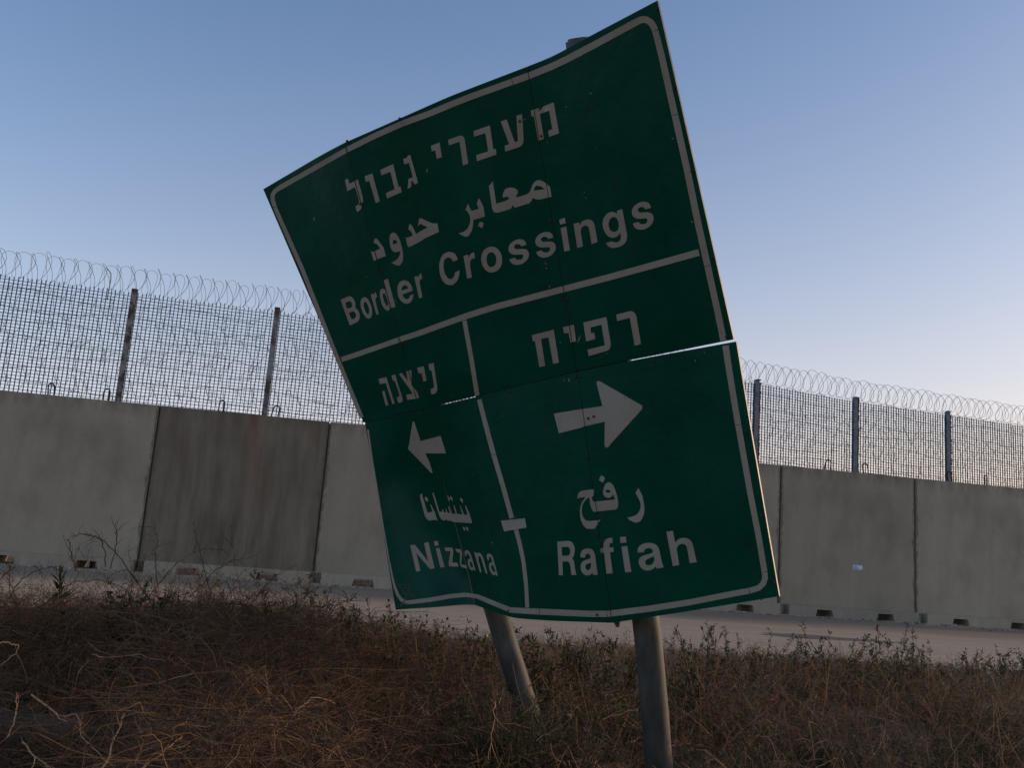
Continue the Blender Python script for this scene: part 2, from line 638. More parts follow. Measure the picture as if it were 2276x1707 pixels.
slab_m, foot_m = slab_mesh(), footing_mesh()
loops_m = [loop_mesh(0), loop_mesh(.05), loop_mesh(-.04)]
slab_m.materials.append(MATS['conc'])
foot_m.materials.append(MATS['flange'])
for m_ in loops_m: m_.materials.append(MATS['rebar'])
plabels = {
    -3: 'grey concrete wall panel just outside the left edge',
    -1: 'plain grey concrete wall panel filling the left edge of the view, between the edge and the first joint',
    0: 'brown stained dark concrete wall panel with a rusty streak and damp fingers, left of the sign',
    1: 'pale grey concrete wall panel touching the left edge of the green sign',
    2: 'concrete wall panel almost wholly hidden behind the middle of the green sign',
    3: 'concrete wall panel behind the sign, a narrow strip of it showing right of the sign',
    4: 'concrete wall panel with a small white paper notice stuck on it',
    5: 'concrete wall panel at the far right edge, right of the one with the paper notice',
}
loop_x = {-1: (1.55, 2.80), 0: (1.42, 2.72), 1: (1.4, 2.75), 2: (1.4, 2.75), 3: (1.4, 2.75), 4: (1.45, 2.62), 5: (1.18, 2.35)}
for n in range(-3, 8):
    lab = plabels.get(n)
    loc = wallp(WS0 + n * WW)
    if n in (-3, -2): lab = 'grey concrete wall panel beyond the left edge of the view'
    if n in (6, 7): lab = 'grey concrete wall panel beyond the right edge of the view'
    t = empty('concrete_wall_panel', loc, lab, 'wall panel', 'concrete panels of the roadside wall', WYAW)
    if n == 0:
        sm = slab_m.copy()
        sm.materials.clear()
        sm.materials.append(MATS['conc_stained'])
    else:
        sm = slab_m
    link('slab', sm, None, t)
    link('footing', foot_m, None, t)
    for i_, lx in enumerate(loop_x.get(n, (1.3, 2.8))):
        lo = link('lifting_loop', loops_m[(n + i_) % 3], None, t)
        lo.location = (lx, .02, WH)
        lo.rotation_euler = (0, 0, random.uniform(-.5, .5))

# rubble wedged in the pockets
def rock_mesh(name, sx, sy, sz, seed, mat):
    bm = bmesh.new()
    bmesh.ops.create_cube(bm, size=1)
    bmesh.ops.subdivide_edges(bm, edges=bm.edges, cuts=2, use_grid_fill=True)
    r_ = random.Random(seed)
    for v in bm.verts:
        v.co = Vector((v.co.x * sx, v.co.y * sy, v.co.z * sz)) * (1 + r_.uniform(-.10, .10))
    me = bpy.data.meshes.new(name)
    bm.to_mesh(me)
    bm.free()
    me.materials.append(mat)
    return me


rub = [(0, 1.16, .10, .36, .17, 'reddish broken brick lying in the left pocket of the stained panel footing', 'brick'),
       (0, 3.02, .09, .40, .16, 'brown broken brick filling the right pocket of the stained panel footing', 'brick'),
       (1, 1.18, .08, .38, .17, 'pale topped brick in the footing pocket nearest the sign on its left', 'brick')]
for i_, (n, lx, yy, w_, h_, lab, c_) in enumerate(rub):
    me = rock_mesh('broken_brick', w_, .2, h_, i_ + 3, MATS['brick'])
    o = link('broken_brick', me)
    o.location = wallp(WS0 + n * WW + lx, .24, h_ * .5)
    o.rotation_euler = (0, 0, WYAW + .08)
    tag(o, lab, c_, 'bricks in the footing pockets')
    me2 = rock_mesh('mortar_crust', w_ * .8, .17, .03, i_ + 9, MATS['pale'])
    o2 = link('mortar_crust', me2, None, o)
    o2.location = (-.02, 0, h_ * .5 + .012)

# paper notice
nh = None
def wall_hit(px, py, off):
    r = ray(px, py)
    pl = wallp(0, off)
    return EYE + r * ((pl - EYE).dot(wnor) / r.dot(wnor))
pc = wall_hit(1906, 1262, .103)
pn = empty('paper_notice', pc, 'small white paper notice with blue print stuck on the wall right of the sign', 'notice', rz=WYAW)
bm = bmesh.new()
box(bm, -.14, .145, -.006, 0, -.05, .065)
from_bm('sheet', bm, MATS['paper'], pn)
bm = bmesh.new()
box(bm, -.175, .10, -.011, -.0065, -.066, -.052)
from_bm('torn_strip', bm, MATS['paper'], pn)
bm = bmesh.new()
for (a, b, z_) in ((-.12, -.03, .035), (-.115, -.01, .01), (-.12, .02, -.015), (-.12, .06, -.038)):
    box(bm, a, b, -.0085, -.0062, z_ - .006, z_ + .006)
from_bm('printed_line', bm, MATS['ink'], pn)

# litter
def crumple(name, px, py, sx, sy, sz, mat, lab, cat, seed):
    p = ground_hit(px, py)
    bm = bmesh.new()
    bmesh.ops.create_icosphere(bm, subdivisions=2, radius=1)
    r_ = random.Random(seed)
    for v in bm.verts:
        k_ = 1 + r_.uniform(-.35, .3)
        v.co = Vector((v.co.x * sx * k_, v.co.y * sy * k_, max(-.2, v.co.z) * sz * k_))
    o = from_bm(name, bm, mat)
    o.location = (p.x, p.y, sz * .25 + .008)
    o.rotation_euler = (0, 0, r_.uniform(0, 3))
    tag(o, lab, cat)
crumple('plastic_wrapper', 1868, 1372, .16, .07, .05, MATS['blue'], 'crumpled light blue plastic wrapper at the wall foot beside a footing pocket', 'wrapper', 4)
crumple('white_stone', 1788, 1371, .05, .04, .04, MATS['pale'], 'small white stone on the sand at the wall foot', 'stone', 5)
crumple('plastic_scrap', 1675, 1483, .07, .05, .04, MATS['paper'], 'scrap of white plastic caught in the weeds right of the sign post', 'plastic scrap', 6)

# ------------------------------------------------------------------ mesh fence behind the wall
f1 = wallp(0, -1.1)
def line_hit(px, off):
    # ground-plan intersection of the pixel column (taken at wall-top height) with the wall line pushed back
    r = ray(px, 900)
    pl = wallp(0, off)
    return EYE + r * ((pl - EYE).dot(wnor) / r.dot(wnor))
A = line_hit(299, -1.1)
zA = proj(A)[2]
B = at(2107, 917, zA * 1.33)
A = at(299, 647, zA)
fdir = Vector((B.x - A.x, B.y - A.y, 0)).normalized()
fn = Vector((fdir.y, -fdir.x, 0))
A2 = Vector((A.x, A.y, 0))
def fence_hit(px, py):
    r = ray(px, py)
    t_ = (A2 - EYE).dot(fn) / r.dot(fn)
    return EYE + r * t_
def fence_s(px, py):
    return (fence_hit(px, py) - A2).dot(fdir)
tops = [(299, 647), (616, 688), (1684, 847), (1902, 886), (2107, 917)]
ss = [fence_s(*p) for p in tops]
zz = [fence_hit(*p).z for p in tops]
print('fence s', [round(v, 2) for v in ss], 'z', [round(v, 2) for v in zz])
STEP = (ss[1] - ss[0] + (ss[4] - ss[0]) / round((ss[4] - ss[0]) / (ss[1] - ss[0])) * 3) / 4
post_s = [ss[0] - STEP * 1.0, ss[0], ss[1]]
nmid = round((ss[2] - ss[1]) / STEP)
for i_ in range(1, nmid): post_s.append(ss[1] + (ss[2] - ss[1]) * i_ / nmid)
post_s += ss[2:] + [ss[4] + (ss[4] - ss[3]), ss[4] + 2 * (ss[4] - ss[3])]
ZT = lambda s: float(np.interp(s, ss, zz)) if ss[0] <= s <= ss[-1] else (zz[0] + (s - ss[0]) * (zz[1] - zz[0]) / (ss[1] - ss[0]) * .5 if s < ss[0] else zz[-1] + (s - ss[-1]) * (zz[-1] - zz[-2]) / (ss[-1] - ss[-2]) * .5)
fr = math.atan2(fdir.y, fdir.x)
fence = empty('security_fence', A2, 'tall steel bar mesh fence with posts standing behind the concrete wall', 'fence', rz=fr)
for i_, s in enumerate(post_s):
    l_ = s
    zt = ZT(s) + .02
    left = i_ < 4
    bm = bmesh.new()
    if left:
        box(bm, l_ - .065, l_ + .065, -.07, .03, 0, zt)
        nm = MATS['postw']
    else:
        box(bm, l_ - .115, l_ + .03, -.07, .03, 0, zt)
        nm = MATS['postg']
    po = from_bm('post', bm, nm, fence)
    po['label'] = ('white post with flaking rust' if left else 'galvanised post with a rusty bracket strip')
    # bracket strip: clamp plates up one side
    bm = bmesh.new()
    z_ = 1.0
    r_ = random.Random(i_)
    while z_ < zt - .1:
        h_ = r_.choice((.05, .06, .11, .16))
        x0 = l_ + (.067 if left else .033)
        box(bm, x0, x0 + (.012 if left else r_.choice((.05, .062, .07))), -.06, .02, z_, z_ + h_)
        z_ += h_ + .02
    box(bm, l_ - .066, l_ + (.066 if left else .085), -.072, .032, zt + .002, zt + .03)
    from_bm('clamp_strip', bm, MATS['rust'], fence)['kind'] = 'stuff'
# mesh panels
for i_ in range(len(post_s) - 1):
    s0, s1 = post_s[i_] + .1, post_s[i_ + 1] - .13
    bm = bmesh.new()
    n = int((s1 - s0) / .098)
    for k_ in range(n + 1):
        s = s0 + (s1 - s0) * k_ / n
        zt = ZT(s) - (.05 if i_ < 3 else .10) + random.choice((0, 0, .02, .035, -.01))
        lean = random.uniform(-.006, .006)
        a = bm.verts
        w_ = .0105
        v = [a.new((s - w_, -.012, 2.3)), a.new((s + w_, -.012, 2.3)), a.new((s + w_, .012, 2.3)), a.new((s - w_, .012, 2.3)),
             a.new((s - w_ + lean, -.012, zt)), a.new((s + w_ + lean, -.012, zt)), a.new((s + w_ + lean, .012, zt)), a.new((s - w_ + lean, .012, zt))]
        for f_ in ((0, 1, 5, 4), (1, 2, 6, 5), (2, 3, 7, 6), (3, 0, 4, 7), (4, 5, 6, 7)):
            bm.faces.new([v[q] for q in f_])
    p_ = from_bm('upright_bars', bm, MATS['bar'], fence)
    p_['kind'] = 'stuff'
    bm = bmesh.new()
    zb = 2.35
    zt0, zt1 = ZT(s0) - .14, ZT(s1) - .14
    m_ = int((min(zt0, zt1) - zb) / .083)
    for k_ in range(m_ + 1):
        za = zb + (zt0 - zb) * k_ / m_
        zc = zb + (zt1 - zb) * k_ / m_
        v = [bm.verts.new(q) for q in ((s0 - .06, -.022, za - .007), (s1 + .06, -.022, zc - .007), (s1 + .06, -.0125, zc - .007), (s0 - .06, -.0125, za - .007),
                                       (s0 - .06, -.022, za + .007), (s1 + .06, -.022, zc + .007), (s1 + .06, -.0125, zc + .007), (s0 - .06, -.0125, za + .007))]
        for f_ in ((0, 1, 5, 4), (3, 2, 6, 7), (4, 5, 6, 7), (0, 1, 2, 3)):
            bm.faces.new([v[q] for q in f_])
    p_ = from_bm('cross_wires', bm, MATS['bar'], fence)
    p_['kind'] = 'stuff'


def coil(name, s0, s1, zfun, yoff, r, pitch, wire, lab, grp, seed, wob=.1, hand=1, parent=None, ry=None, sides=4):
    r_ = np.random.default_rng(seed)
    N = int((s1 - s0) / pitch * 22)
    t = np.arange(N) / 22.0 * 2 * np.pi
    def sm(nn, amp, step):
        k_ = r_.normal(0, amp, int(nn / step) + 3)
        return np.interp(np.arange(nn) / step, np.arange(len(k_)), k_)
    rr = r * (1 + sm(N, wob, 15))
    sx = s0 + (s1 - s0) * np.arange(N) / N + .20 * r * np.sin(2 * t + .5) * hand + sm(N, wob * r * .8, 12)
    yy = yoff + rr * np.cos(t) * (ry or 1) + sm(N, wob * .2, 9)
    zo = rr * np.sin(t) * hand + sm(N, wob * .3 * r, 9)
    zc = np.array([zfun(v) for v in sx])
    P = np.stack([sx, yy, zc + zo], 1)
    verts, quads = tubes(P[None], np.full((1, N), wire), sides)
    me = np_mesh(name, verts, quads)
    o = link(name, me, MATS['wire'], parent)
    if parent is None:
        o.location = A2
        o.rotation_euler = (0, 0, fr)
        tag(o, lab, 'razor wire', grp)
    return o


def tubes(P, R, sides=3, ang0=None):
    """P (n,m,3) polylines, R (n,m) radii -> verts, quads"""
    n, m, _ = P.shape
    T = np.empty_like(P)
    T[:, 1:-1] = P[:, 2:] - P[:, :-2]
    T[:, 0] = P[:, 1] - P[:, 0]
    T[:, -1] = P[:, -1] - P[:, -2]
    T /= np.linalg.norm(T, axis=2, keepdims=True) + 1e-9
    ref = np.array([.37, .23, .9])
    a = np.cross(T, ref)
    a /= np.linalg.norm(a, axis=2, keepdims=True) + 1e-9
    b = np.cross(T, a)
    ang = np.arange(sides) * 2 * np.pi / sides
    V = P[:, :, None] + R[:, :, None, None] * (a[:, :, None] * np.cos(ang)[None, None, :, None] + b[:, :, None] * np.sin(ang)[None, None, :, None])
    idx = np.arange(n * m * sides).reshape(n, m, sides)
    nx = np.roll(idx, -1, axis=2)
    q = np.stack([idx[:, :-1], nx[:, :-1], nx[:, 1:], idx[:, 1:]], -1).reshape(-1, 4)
    return V.reshape(-1, 3), q


SL0, SL1 = post_s[0] - .5, post_s[-1]
top_z = lambda s: ZT(s) + .27
c1 = coil('razor_wire_coil', SL0, SL1, top_z, .0, .34, .33, .0058, 'looping razor wire coil running along the top of the mesh fence', None, 3, .07, 1)
coil('counter_wound_strand', SL0, SL1, lambda s: ZT(s) + .25, .02, .33, .33, .0048, None, None, 8, .08, -1, parent=c1)
for i_, (dz, yo, r_, w_) in enumerate(((-.45, .55, .42, .0062), (-1.2, .7, .46, .0062), (-1.95, .6, .45, .0062), (-2.6, .8, .42, .0062))):
    rc = coil('tangled_wire_coil', SL0, SL1, lambda s, dz=dz: ZT(s) + dz, yo, r_, .36, w_,
              ['tangled wire coil behind the fence mesh, topmost row under the razor wire', 'tangled wire coil behind the fence mesh, second row from the top',
               'tangled wire coil behind the fence mesh, third row from the top', 'tangled wire coil behind the fence mesh, lowest row just above the concrete wall'][i_],
              'wire coils hung behind the mesh fence', 20 + i_, .28, 1 if i_ % 2 else -1, ry=.5, sides=3)
# sagging line wires among the coils
bm = bmesh.new()
for i_ in range(7):
    pts = []
    z0 = -.35 - .38 * i_
    for k_ in range(120):
        s = SL0 + (SL1 - SL0) * k_ / 119
        pts.append((s, .25 + .1 * math.sin(k_ * .7 + i_), ZT(s) + z0 + .09 * math.sin(k_ * .45 + i_ * 2) + random.uniform(-.03, .03)))
    tube_bm(bm, pts, .007, 3, False)
lw = from_bm('barbed_line_wires', bm, MATS['bar'])
lw.location = A2
lw.rotation_euler = (0, 0, fr)
tag(lw, 'sagging horizontal barbed wires strung through the coils behind the mesh', 'barbed wire')
# bent bar end sticking out above the mesh
p = fence_hit(250, 600)
q = (p - A2).dot(fdir)
bm = bmesh.new()
tube_bm(bm, [(q - .01, -.03, p.z - .8), (q, -.03, p.z - .25), (q - .02, -.03, p.z - .1), (q - .13, -.03, p.z + .02)], .012, 5)
from_bm('bent_bar', bm, MATS['rust'], fence)


# ------------------------------------------------------------------ the bent road sign
def cvec(x, y, z):
    return Rv * x - Uv * y + Fv * z


D1 = cvec(-2668, 597, 2009).normalized()
D2U = cvec(1480, 4289, 2009)
D2U = (D2U - D1 * D2U.dot(D1) * .6).normalized()
D2L = cvec(.166, 1, -.074).normalized()
D2U = (D2U * .45 + D2L * .55).normalized()
PM = at(1633, 757, 4.1)
NU = D1.cross(D2U).normalized()
NL = D1.cross(D2L).normalized()


def pl_depth(px, py, P, N):
    r = ray(px, py)
    return (P - EYE).dot(N) / r.dot(N)


# control columns: u, top of upper row, foot of upper row
UP = [(0.0, (585, 420), (808, 939.5)), (.10, (668, 371), (866, 926.5)), (.15, (719, 341), (902, 917.8)), (.2, (765, 317), (932, 910.5)),
      (.335, (893, 260.5), (1042, 884.5)), (.46, (1000, 213), (1134.6, 862.5)), (.565, (1099, 175), (1220, 840.5)), (.65, (1172, 147), (1282, 824.5)),
      (.705, (1223, 127), (1344, 811.5)), (.74, (1253, 111.5), (1380.5, 804)), (.80, (1304, 83), (1442, 792.5)), (1.0, (1461, 0), (1630.5, 754.5))]
# lower row: u, five stations down the sheet, and how far each is pushed back (+) or forward (-) in metres
LO = [(0.0, [(811, 940.6), (834, 1071), (854, 1198), (871, 1305), (879.5, 1356)], [.0, -.015, -.06, -.11, -.13]),
      (.05, [(838, 933.8), (860, 1068), (882, 1200), (898, 1306), (905, 1354)], [.0, .02, -.04, -.09, -.12]),
      (.12, [(880, 924.4), (912, 1064), (940, 1200), (960, 1302), (966, 1350)], [.0, .12, .09, .0, -.04]),
      (.19, [(932, 911.8), (975, 1060), (1014, 1200), (1038, 1295), (1045, 1341)], [.0, .12, .19, .19, .14]),
      (.28, [(1000, 895.9), (1040, 1050), (1085, 1202), (1120, 1318), (1135, 1374)], [.0, .04, .06, -.01, -.04]),
      (.335, [(1055, 882.5), (1090, 1045), (1130, 1203), (1165, 1322), (1180, 1377.5)], [.0, .0, -.03, -.06, -.075]),
      (.46, [(1136, 863.3), (1170, 1030), (1200, 1201), (1226, 1325), (1238, 1381)], [.0, -.005, -.02, -.04, -.05]),
      (.65, [(1283.5, 825.4), (1310, 1025), (1333, 1200), (1354, 1335), (1361, 1385)], [.0, -.01, -.025, -.04, -.05]),
      (.80, [(1442, 794), (1468, 990), (1496, 1170), (1516, 1308), (1524, 1360)], [.0, .0, .0, .0, .0]),
      (1.0, [(1636, 758.8), (1667, 945), (1697, 1122), (1722, 1268), (1732, 1326)], [.0, .0, .0, .0, .0])]
SEAM1, SEAM2 = .2, .65
PTU = at(1461, 0, pl_depth(1461, 0, PM, NU))


def interp_cols(cols, u):
    for i in range(len(cols) - 1):
        if cols[i][0] <= u <= cols[i + 1][0] + 1e-9:
            t = (u - cols[i][0]) / (cols[i + 1][0] - cols[i][0])
            return i, t
    return len(cols) - 2, 1.0


def l2(a, b, t): return a[0] + (b[0] - a[0]) * t, a[1] + (b[1] - a[1]) * t


def up_point(u, v):
    i, t = interp_cols(UP, u)
    a = l2(UP[i][1], UP[i + 1][1], t)
    b = l2(UP[i][2], UP[i + 1][2], t)
    # depth at the head: the head edge stays in one plane square to the sheet
    dt = pl_depth(a[0], a[1], PTU, D2U)
    db0 = pl_depth(a[0], a[1], PM, NU)
    delta = max(-.10, min(.12, (dt - db0) * .5))
    P0 = at(a[0], a[1], db0 + delta)
    P1 = at(b[0], b[1], pl_depth(b[0], b[1], PM, NU))
    return P0.lerp(P1, v)


def lo_point(u, v):
    i, t = interp_cols(LO, u)
    st = [0, .32, .62, .88, 1.0]
    j = 0
    while j < 3 and v > st[j + 1]: j += 1
    s = (v - st[j]) / (st[j + 1] - st[j])
    def g(c, jj):
        x, y = c[1][jj]
        return at(x, y, pl_depth(x, y, PM, NL) + c[2][jj])
    A_ = g(LO[i], j).lerp(g(LO[i + 1], j), t)
    B_ = g(LO[i], j + 1).lerp(g(LO[i + 1], j + 1), t)
    return A_.lerp(B_, s)


def sheet_grid(fn, u0, u1, nu, nv, smooth_it=3):
    g = [[fn(u0 + (u1 - u0) * i / nu, j / nv) for i in range(nu + 1)] for j in range(nv + 1)]
    for _ in range(smooth_it):
        h = [r[:] for r in g]
        for j in range(nv + 1):
            for i in range(1, nu):
                h[j][i] = (g[j][i - 1] + g[j][i] * 2 + g[j][i + 1]) / 4
        g = [r[:] for r in h]
        for j in range(1, nv):
            for i in range(nu + 1):
                h[j][i] = (g[j - 1][i] + g[j][i] * 2 + g[j + 1][i]) / 4
        g = h
    return g


base = at(1515, 1900, 4.25)
SB = Vector((base.x, base.y, 0))
sign = empty('road_sign', SB, 'large bent green direction sign naming border crossings, carried by two leaning posts', 'road sign')


def linkw(name, me, mat, parent):
    o = link(name, me, mat, parent)
    if parent is sign: o.location = -SB
    return o


TH = .012
bvh_v, bvh_f = [], []
sheets = []
for row, fn in (('u', up_point), ('l', lo_point)):
    for (u0, u1, nu) in ((0, SEAM1, 16), (SEAM1, SEAM2, 34), (SEAM2, 1.0, 26)):
        nv = 30
        G = sheet_grid(fn, u0, u1, nu, nv, 4)
        off = len(bvh_v)
        for j in range(nv + 1):
            for i in range(nu + 1): bvh_v.append(G[j][i].copy())
        for j in range(nv):
            for i in range(nu):
                a = off + j * (nu + 1) + i
                bvh_f.append((a, a + 1, a + nu + 2, a + nu + 1))
        # real sheet, a hair narrower than its bay so the seams stay open
        gap = .0016
        for j in range(nv + 1):
            if u0 > 0:
                d = (G[j][1] - G[j][0]).normalized()
                G[j][0] = G[j][0] + d * gap
            if u1 < 1:
                d = (G[j][-2] - G[j][-1]).normalized()
                G[j][-1] = G[j][-1] + d * gap
        bm = bmesh.new()
        fv = [[bm.verts.new(p) for p in r] for r in G]
        bk = []
        for j in range(nv + 1):
            rr = []
            for i in range(nu + 1):
                du = G[j][min(i + 1, nu)] - G[j][max(i - 1, 0)]
                dv = G[min(j + 1, nv)][i] - G[max(j - 1, 0)][i]
                n_ = du.cross(dv).normalized()
                if n_.dot(G[j][i] - EYE) < 0: n_ = -n_
                rr.append(bm.verts.new(G[j][i] + n_ * TH))
            bk.append(rr)
        for j in range(nv):
            for i in range(nu):
                f_ = bm.faces.new((fv[j][i], fv[j + 1][i], fv[j + 1][i + 1], fv[j][i + 1]))
                f_.smooth = True
                f_ = bm.faces.new((bk[j][i], bk[j][i + 1], bk[j + 1][i + 1], bk[j + 1][i]))
                f_.smooth = True
                f_.material_index = 1
        def side(a, b, c, d, k_=3):  # inner edges coloured dark so the open seams look shaded
            f_ = bm.faces.new((a, b, c, d))
            f_.material_index = k_
        for j in range(nv):
            side(fv[j][0], bk[j][0], bk[j + 1][0], fv[j + 1][0], 3 if u0 > 0 else 2)
            side(fv[j][nu], fv[j + 1][nu], bk[j + 1][nu], bk[j][nu], 3 if u1 < 1 else 2)
        for i in range(nu):
            side(fv[0][i], fv[0][i + 1], bk[0][i + 1], bk[0][i])
            side(fv[nv][i], bk[nv][i], bk[nv][i + 1], fv[nv][i + 1])
        bmesh.ops.recalc_face_normals(bm, faces=bm.faces)
        for e in bm.edges:
            if len(e.link_faces) == 2 and e.link_faces[0].material_index != e.link_faces[1].material_index: e.smooth = False
        sheets.append(linkw('sign_sheet', (lambda me: (bm.to_mesh(me), me)[1])(bpy.data.meshes.new('sign_sheet')), [MATS['green'], MATS['backm'], MATS['alu'], MATS['bolt']], sign))
        bm.free()
BV = BVHTree.FromPolygons(bvh_v, bvh_f)


def on_sign(px, py, off=.0016):
    r = ray(px, py).normalized()
    h = BV.ray_cast(EYE, r)
    if h[0] is None:
        h = None
        for k_ in range(1, 14):                      # just off an edge: take the sheet next to it
            for dx, dy in ((1, 0), (-1, 0), (0, 1), (0, -1)):
                q = BV.ray_cast(EYE, ray(px + dx * k_, py + dy * k_).normalized())
                if q[0] is not None:
                    n = q[1] if q[1].dot(r) < 0 else -q[1]
                    t = (q[0] - EYE).dot(n) / r.dot(n)
                    return EYE + r * t + n * off, n
        return EYE + r * 4.6, -r
    n = h[1] if h[1].dot(r) < 0 else -h[1]
    return h[0] + n * off, n


CUTS = [((765, 317), (932, 907.5), .9), ((1172, 147), (1282, 822.5), .75), ((1283.5, 825.4), (1361, 1385), .75)]
GAPL = [((808, 941), (934, 911.5), 1.4), ((934, 911.5), (1055, 882.5), 1.2), ((1055, 882.5), (1281, 825.5), 1.2), ((1281, 825.5), (1401, 802.5), 2.2), ((1401, 802.5), (1640, 757.5), 3.4)]


def film(name, outer, holes=(), mat='white', parent=None, off=.0016, cut=True, grid=14):
    loops = [[Vector((x, y, 0)) for x, y in outer]] + [[Vector((x, y, 0)) for x, y in h] for h in holes]
    tri = tessellate_polygon(loops)
    flat = [p for l_ in loops for p in l_]
    bm = bmesh.new()
    vs = [bm.verts.new(p) for p in flat]
    for t in tri:
        try: bm.faces.new([vs[i] for i in t])
        except ValueError: pass
    xs = [p.x for p in flat]
    ys = [p.y for p in flat]
    def bis(co, no):
        bmesh.ops.bisect_plane(bm, geom=bm.verts[:] + bm.edges[:] + bm.faces[:], plane_co=co, plane_no=no, dist=1e-5)
    x = math.floor(min(xs) / grid) * grid + grid
    while x < max(xs):
        bis((x, 0, 0), (1, 0, 0))
        x += grid
    y = math.floor(min(ys) / grid) * grid + grid
    while y < max(ys):
        bis((0, y, 0), (0, 1, 0))
        y += grid
    if cut:
        for (a, b, w_) in CUTS + GAPL:
            a, b = Vector((*a, 0)), Vector((*b, 0))
            if max(xs) < min(a.x, b.x) - 3 or min(xs) > max(a.x, b.x) + 3 or max(ys) < min(a.y, b.y) - 3 or min(ys) > max(a.y, b.y) + 3: continue
            d = (b - a).normalized()
            no = Vector((-d.y, d.x, 0))
            bis(a + no * w_, no)
            bis(a - no * w_, no)
            L = (b - a).length
            dead = []
            for f_ in bm.faces:
                c_ = f_.calc_center_median()
                if abs((c_ - a).dot(no)) < w_ and -1 < (c_ - a).dot(d) < L + 1: dead.append(f_)
            bmesh.ops.delete(bm, geom=dead, context='FACES')
    if not bm.faces:
        bm.free()
        return None
    for v in bm.verts:
        v.co = on_sign(v.co.x, v.co.y, off)[0]
    for f_ in bm.faces:
        f_.normal_update()
        if f_.normal.dot(f_.calc_center_median() - EYE) > 0: f_.normal_flip()
        f_.smooth = True
    me = bpy.data.meshes.new(name)
    bm.to_mesh(me)
    bm.free()
    return linkw(name, me, MATS[mat], parent or sign)


def strip_poly(pts, ws):
    L, R_ = [], []
    for i, p in enumerate(pts):
        a = Vector(pts[max(0, i - 1)])
        b = Vector(pts[min(len(pts) - 1, i + 1)])
        d = (b - a).normalized()
        n_ = Vector((-d.y, d.x))
        w_ = ws[i] / 2
        L.append((p[0] + n_.x * w_, p[1] + n_.y * w_))
        R_.append((p[0] - n_.x * w_, p[1] - n_.y * w_))
    return L + R_[::-1]


def strip(name, pts, w0, w1=None, w=None):
    if w is None:
        n = len(pts)
        w = [w0 + ((w1 if w1 is not None else w0) - w0) * i / (n - 1) for i in range(n)]
    return film(name, strip_poly(pts, w), grid=20)


# frame line of the upper half
strip('border_strip', [(804, 928), (729.6, 745), (671.5, 596), (611.3, 460)], 9.5, 9)
strip('border_strip', [(611.3, 459), (606.5, 444), (606.5, 432), (611.5, 424.5), (622, 417)], 9, 10)
strip('border_strip', [(622, 417), (692, 377.5), (771.8, 332)], 11, 11.5)
strip('border_strip', [(773, 331.5), (835, 300.5), (894.5, 274)], 12, 13)
strip('border_strip', [(895, 273.8), (961.7, 249), (1000, 232.5), (1050, 213), (1138.6, 181)], 13.5, 14)
strip('border_strip', [(1140, 180.5), (1177.8, 166.8), (1223, 148.5), (1256, 133), (1331.5, 93.5), (1417, 46.5)], 14.5, 15.5)
strip('border_strip', [(1417, 46.5), (1427, 42.5), (1437, 42.8), (1447, 49), (1453, 57.5), (1456.8, 67)], 15.5, 14.5)
strip('border_strip', [(1457, 68), (1470.5, 121), (1500, 254)], 14, 15)
strip('border_strip', [(1500.4, 255), (1527.4, 376), (1551.5, 494), (1573, 590)], 15, 15)
strip('border_strip', [(1573.3, 591), (1579.5, 620), (1594, 686), (1608.5, 757)], 14.5, 14.5)
# cross bar and centre bar
strip('divider_strip', [(759.5, 799), (800, 785.5), (885.6, 755.5)], 11, 11.5)
strip('divider_strip', [(886.6, 755), (930, 741), (980.5, 722.5), (1040, 701), (1100, 682), (1252, 642.5)], 12, 14)
strip('divider_strip', [(1253, 642.3), (1350, 617), (1446.6, 590.5), (1554, 560.5)], 14, 15)
strip('divider_strip', [(1032.5, 712), (1048, 797), (1061, 879)], 10, 10)
strip('divider_strip', [(1065.5, 888), (1080, 945), (1097.5, 1010)], 10, 11)
strip('divider_strip', [(1097.7, 1011), (1118, 1080), (1138, 1152)], 10.5, 10.5)
strip('divider_strip', [(1147.5, 1178), (1157, 1215), (1164, 1250), (1169.5, 1298), (1172.5, 1351)], 9.5, 8.5)
film('repair_patch', [(1114.5, 1157.5), (1168, 1152), (1171.3, 1173), (1121.8, 1181.5)], mat='patch', off=.004)
# frame line of the lower half
strip('border_strip', [(1613, 768), (1617.5, 800), (1629, 872), (1641, 944)], 14.5, 13.5)
strip('border_strip', [(1641.2, 945), (1667, 1091.6), (1686.5, 1192.5), (1699.5, 1271)], 13.5, 13)
strip('border_strip', [(1699.7, 1272), (1701, 1285), (1697, 1297), (1687, 1307), (1666, 1313.5)], 13, 13)
strip('border_strip', [(1665, 1313.8), (1630, 1320), (1536.5, 1338.5), (1440, 1354), (1350, 1365)], 13, 14)
strip('border_strip', [(1349, 1365), (1312, 1365), (1200, 1360)], 14, 13.5)
strip('border_strip', [(1199, 1360), (1170, 1358.5), (1131.5, 1356)], 13.5, 12)
strip('border_strip', [(1130.5, 1354.5), (1085, 1336), (1062, 1326.5), (1036, 1322.5)], 11, 9)
strip('border_strip', [(1035.5, 1322.5), (1000, 1326), (954, 1334), (903, 1340)], 10, 9)
strip('border_strip', [(903, 1340), (893, 1334), (884, 1322), (877, 1303), (871.5, 1280), (866, 1250)], 9, w=[9, 8, 7, 5.5, 4.5, 3.5])
strip('border_strip', [(865.5, 1249), (852, 1172), (838, 1085), (827, 1020), (818, 955)], 3, 4)

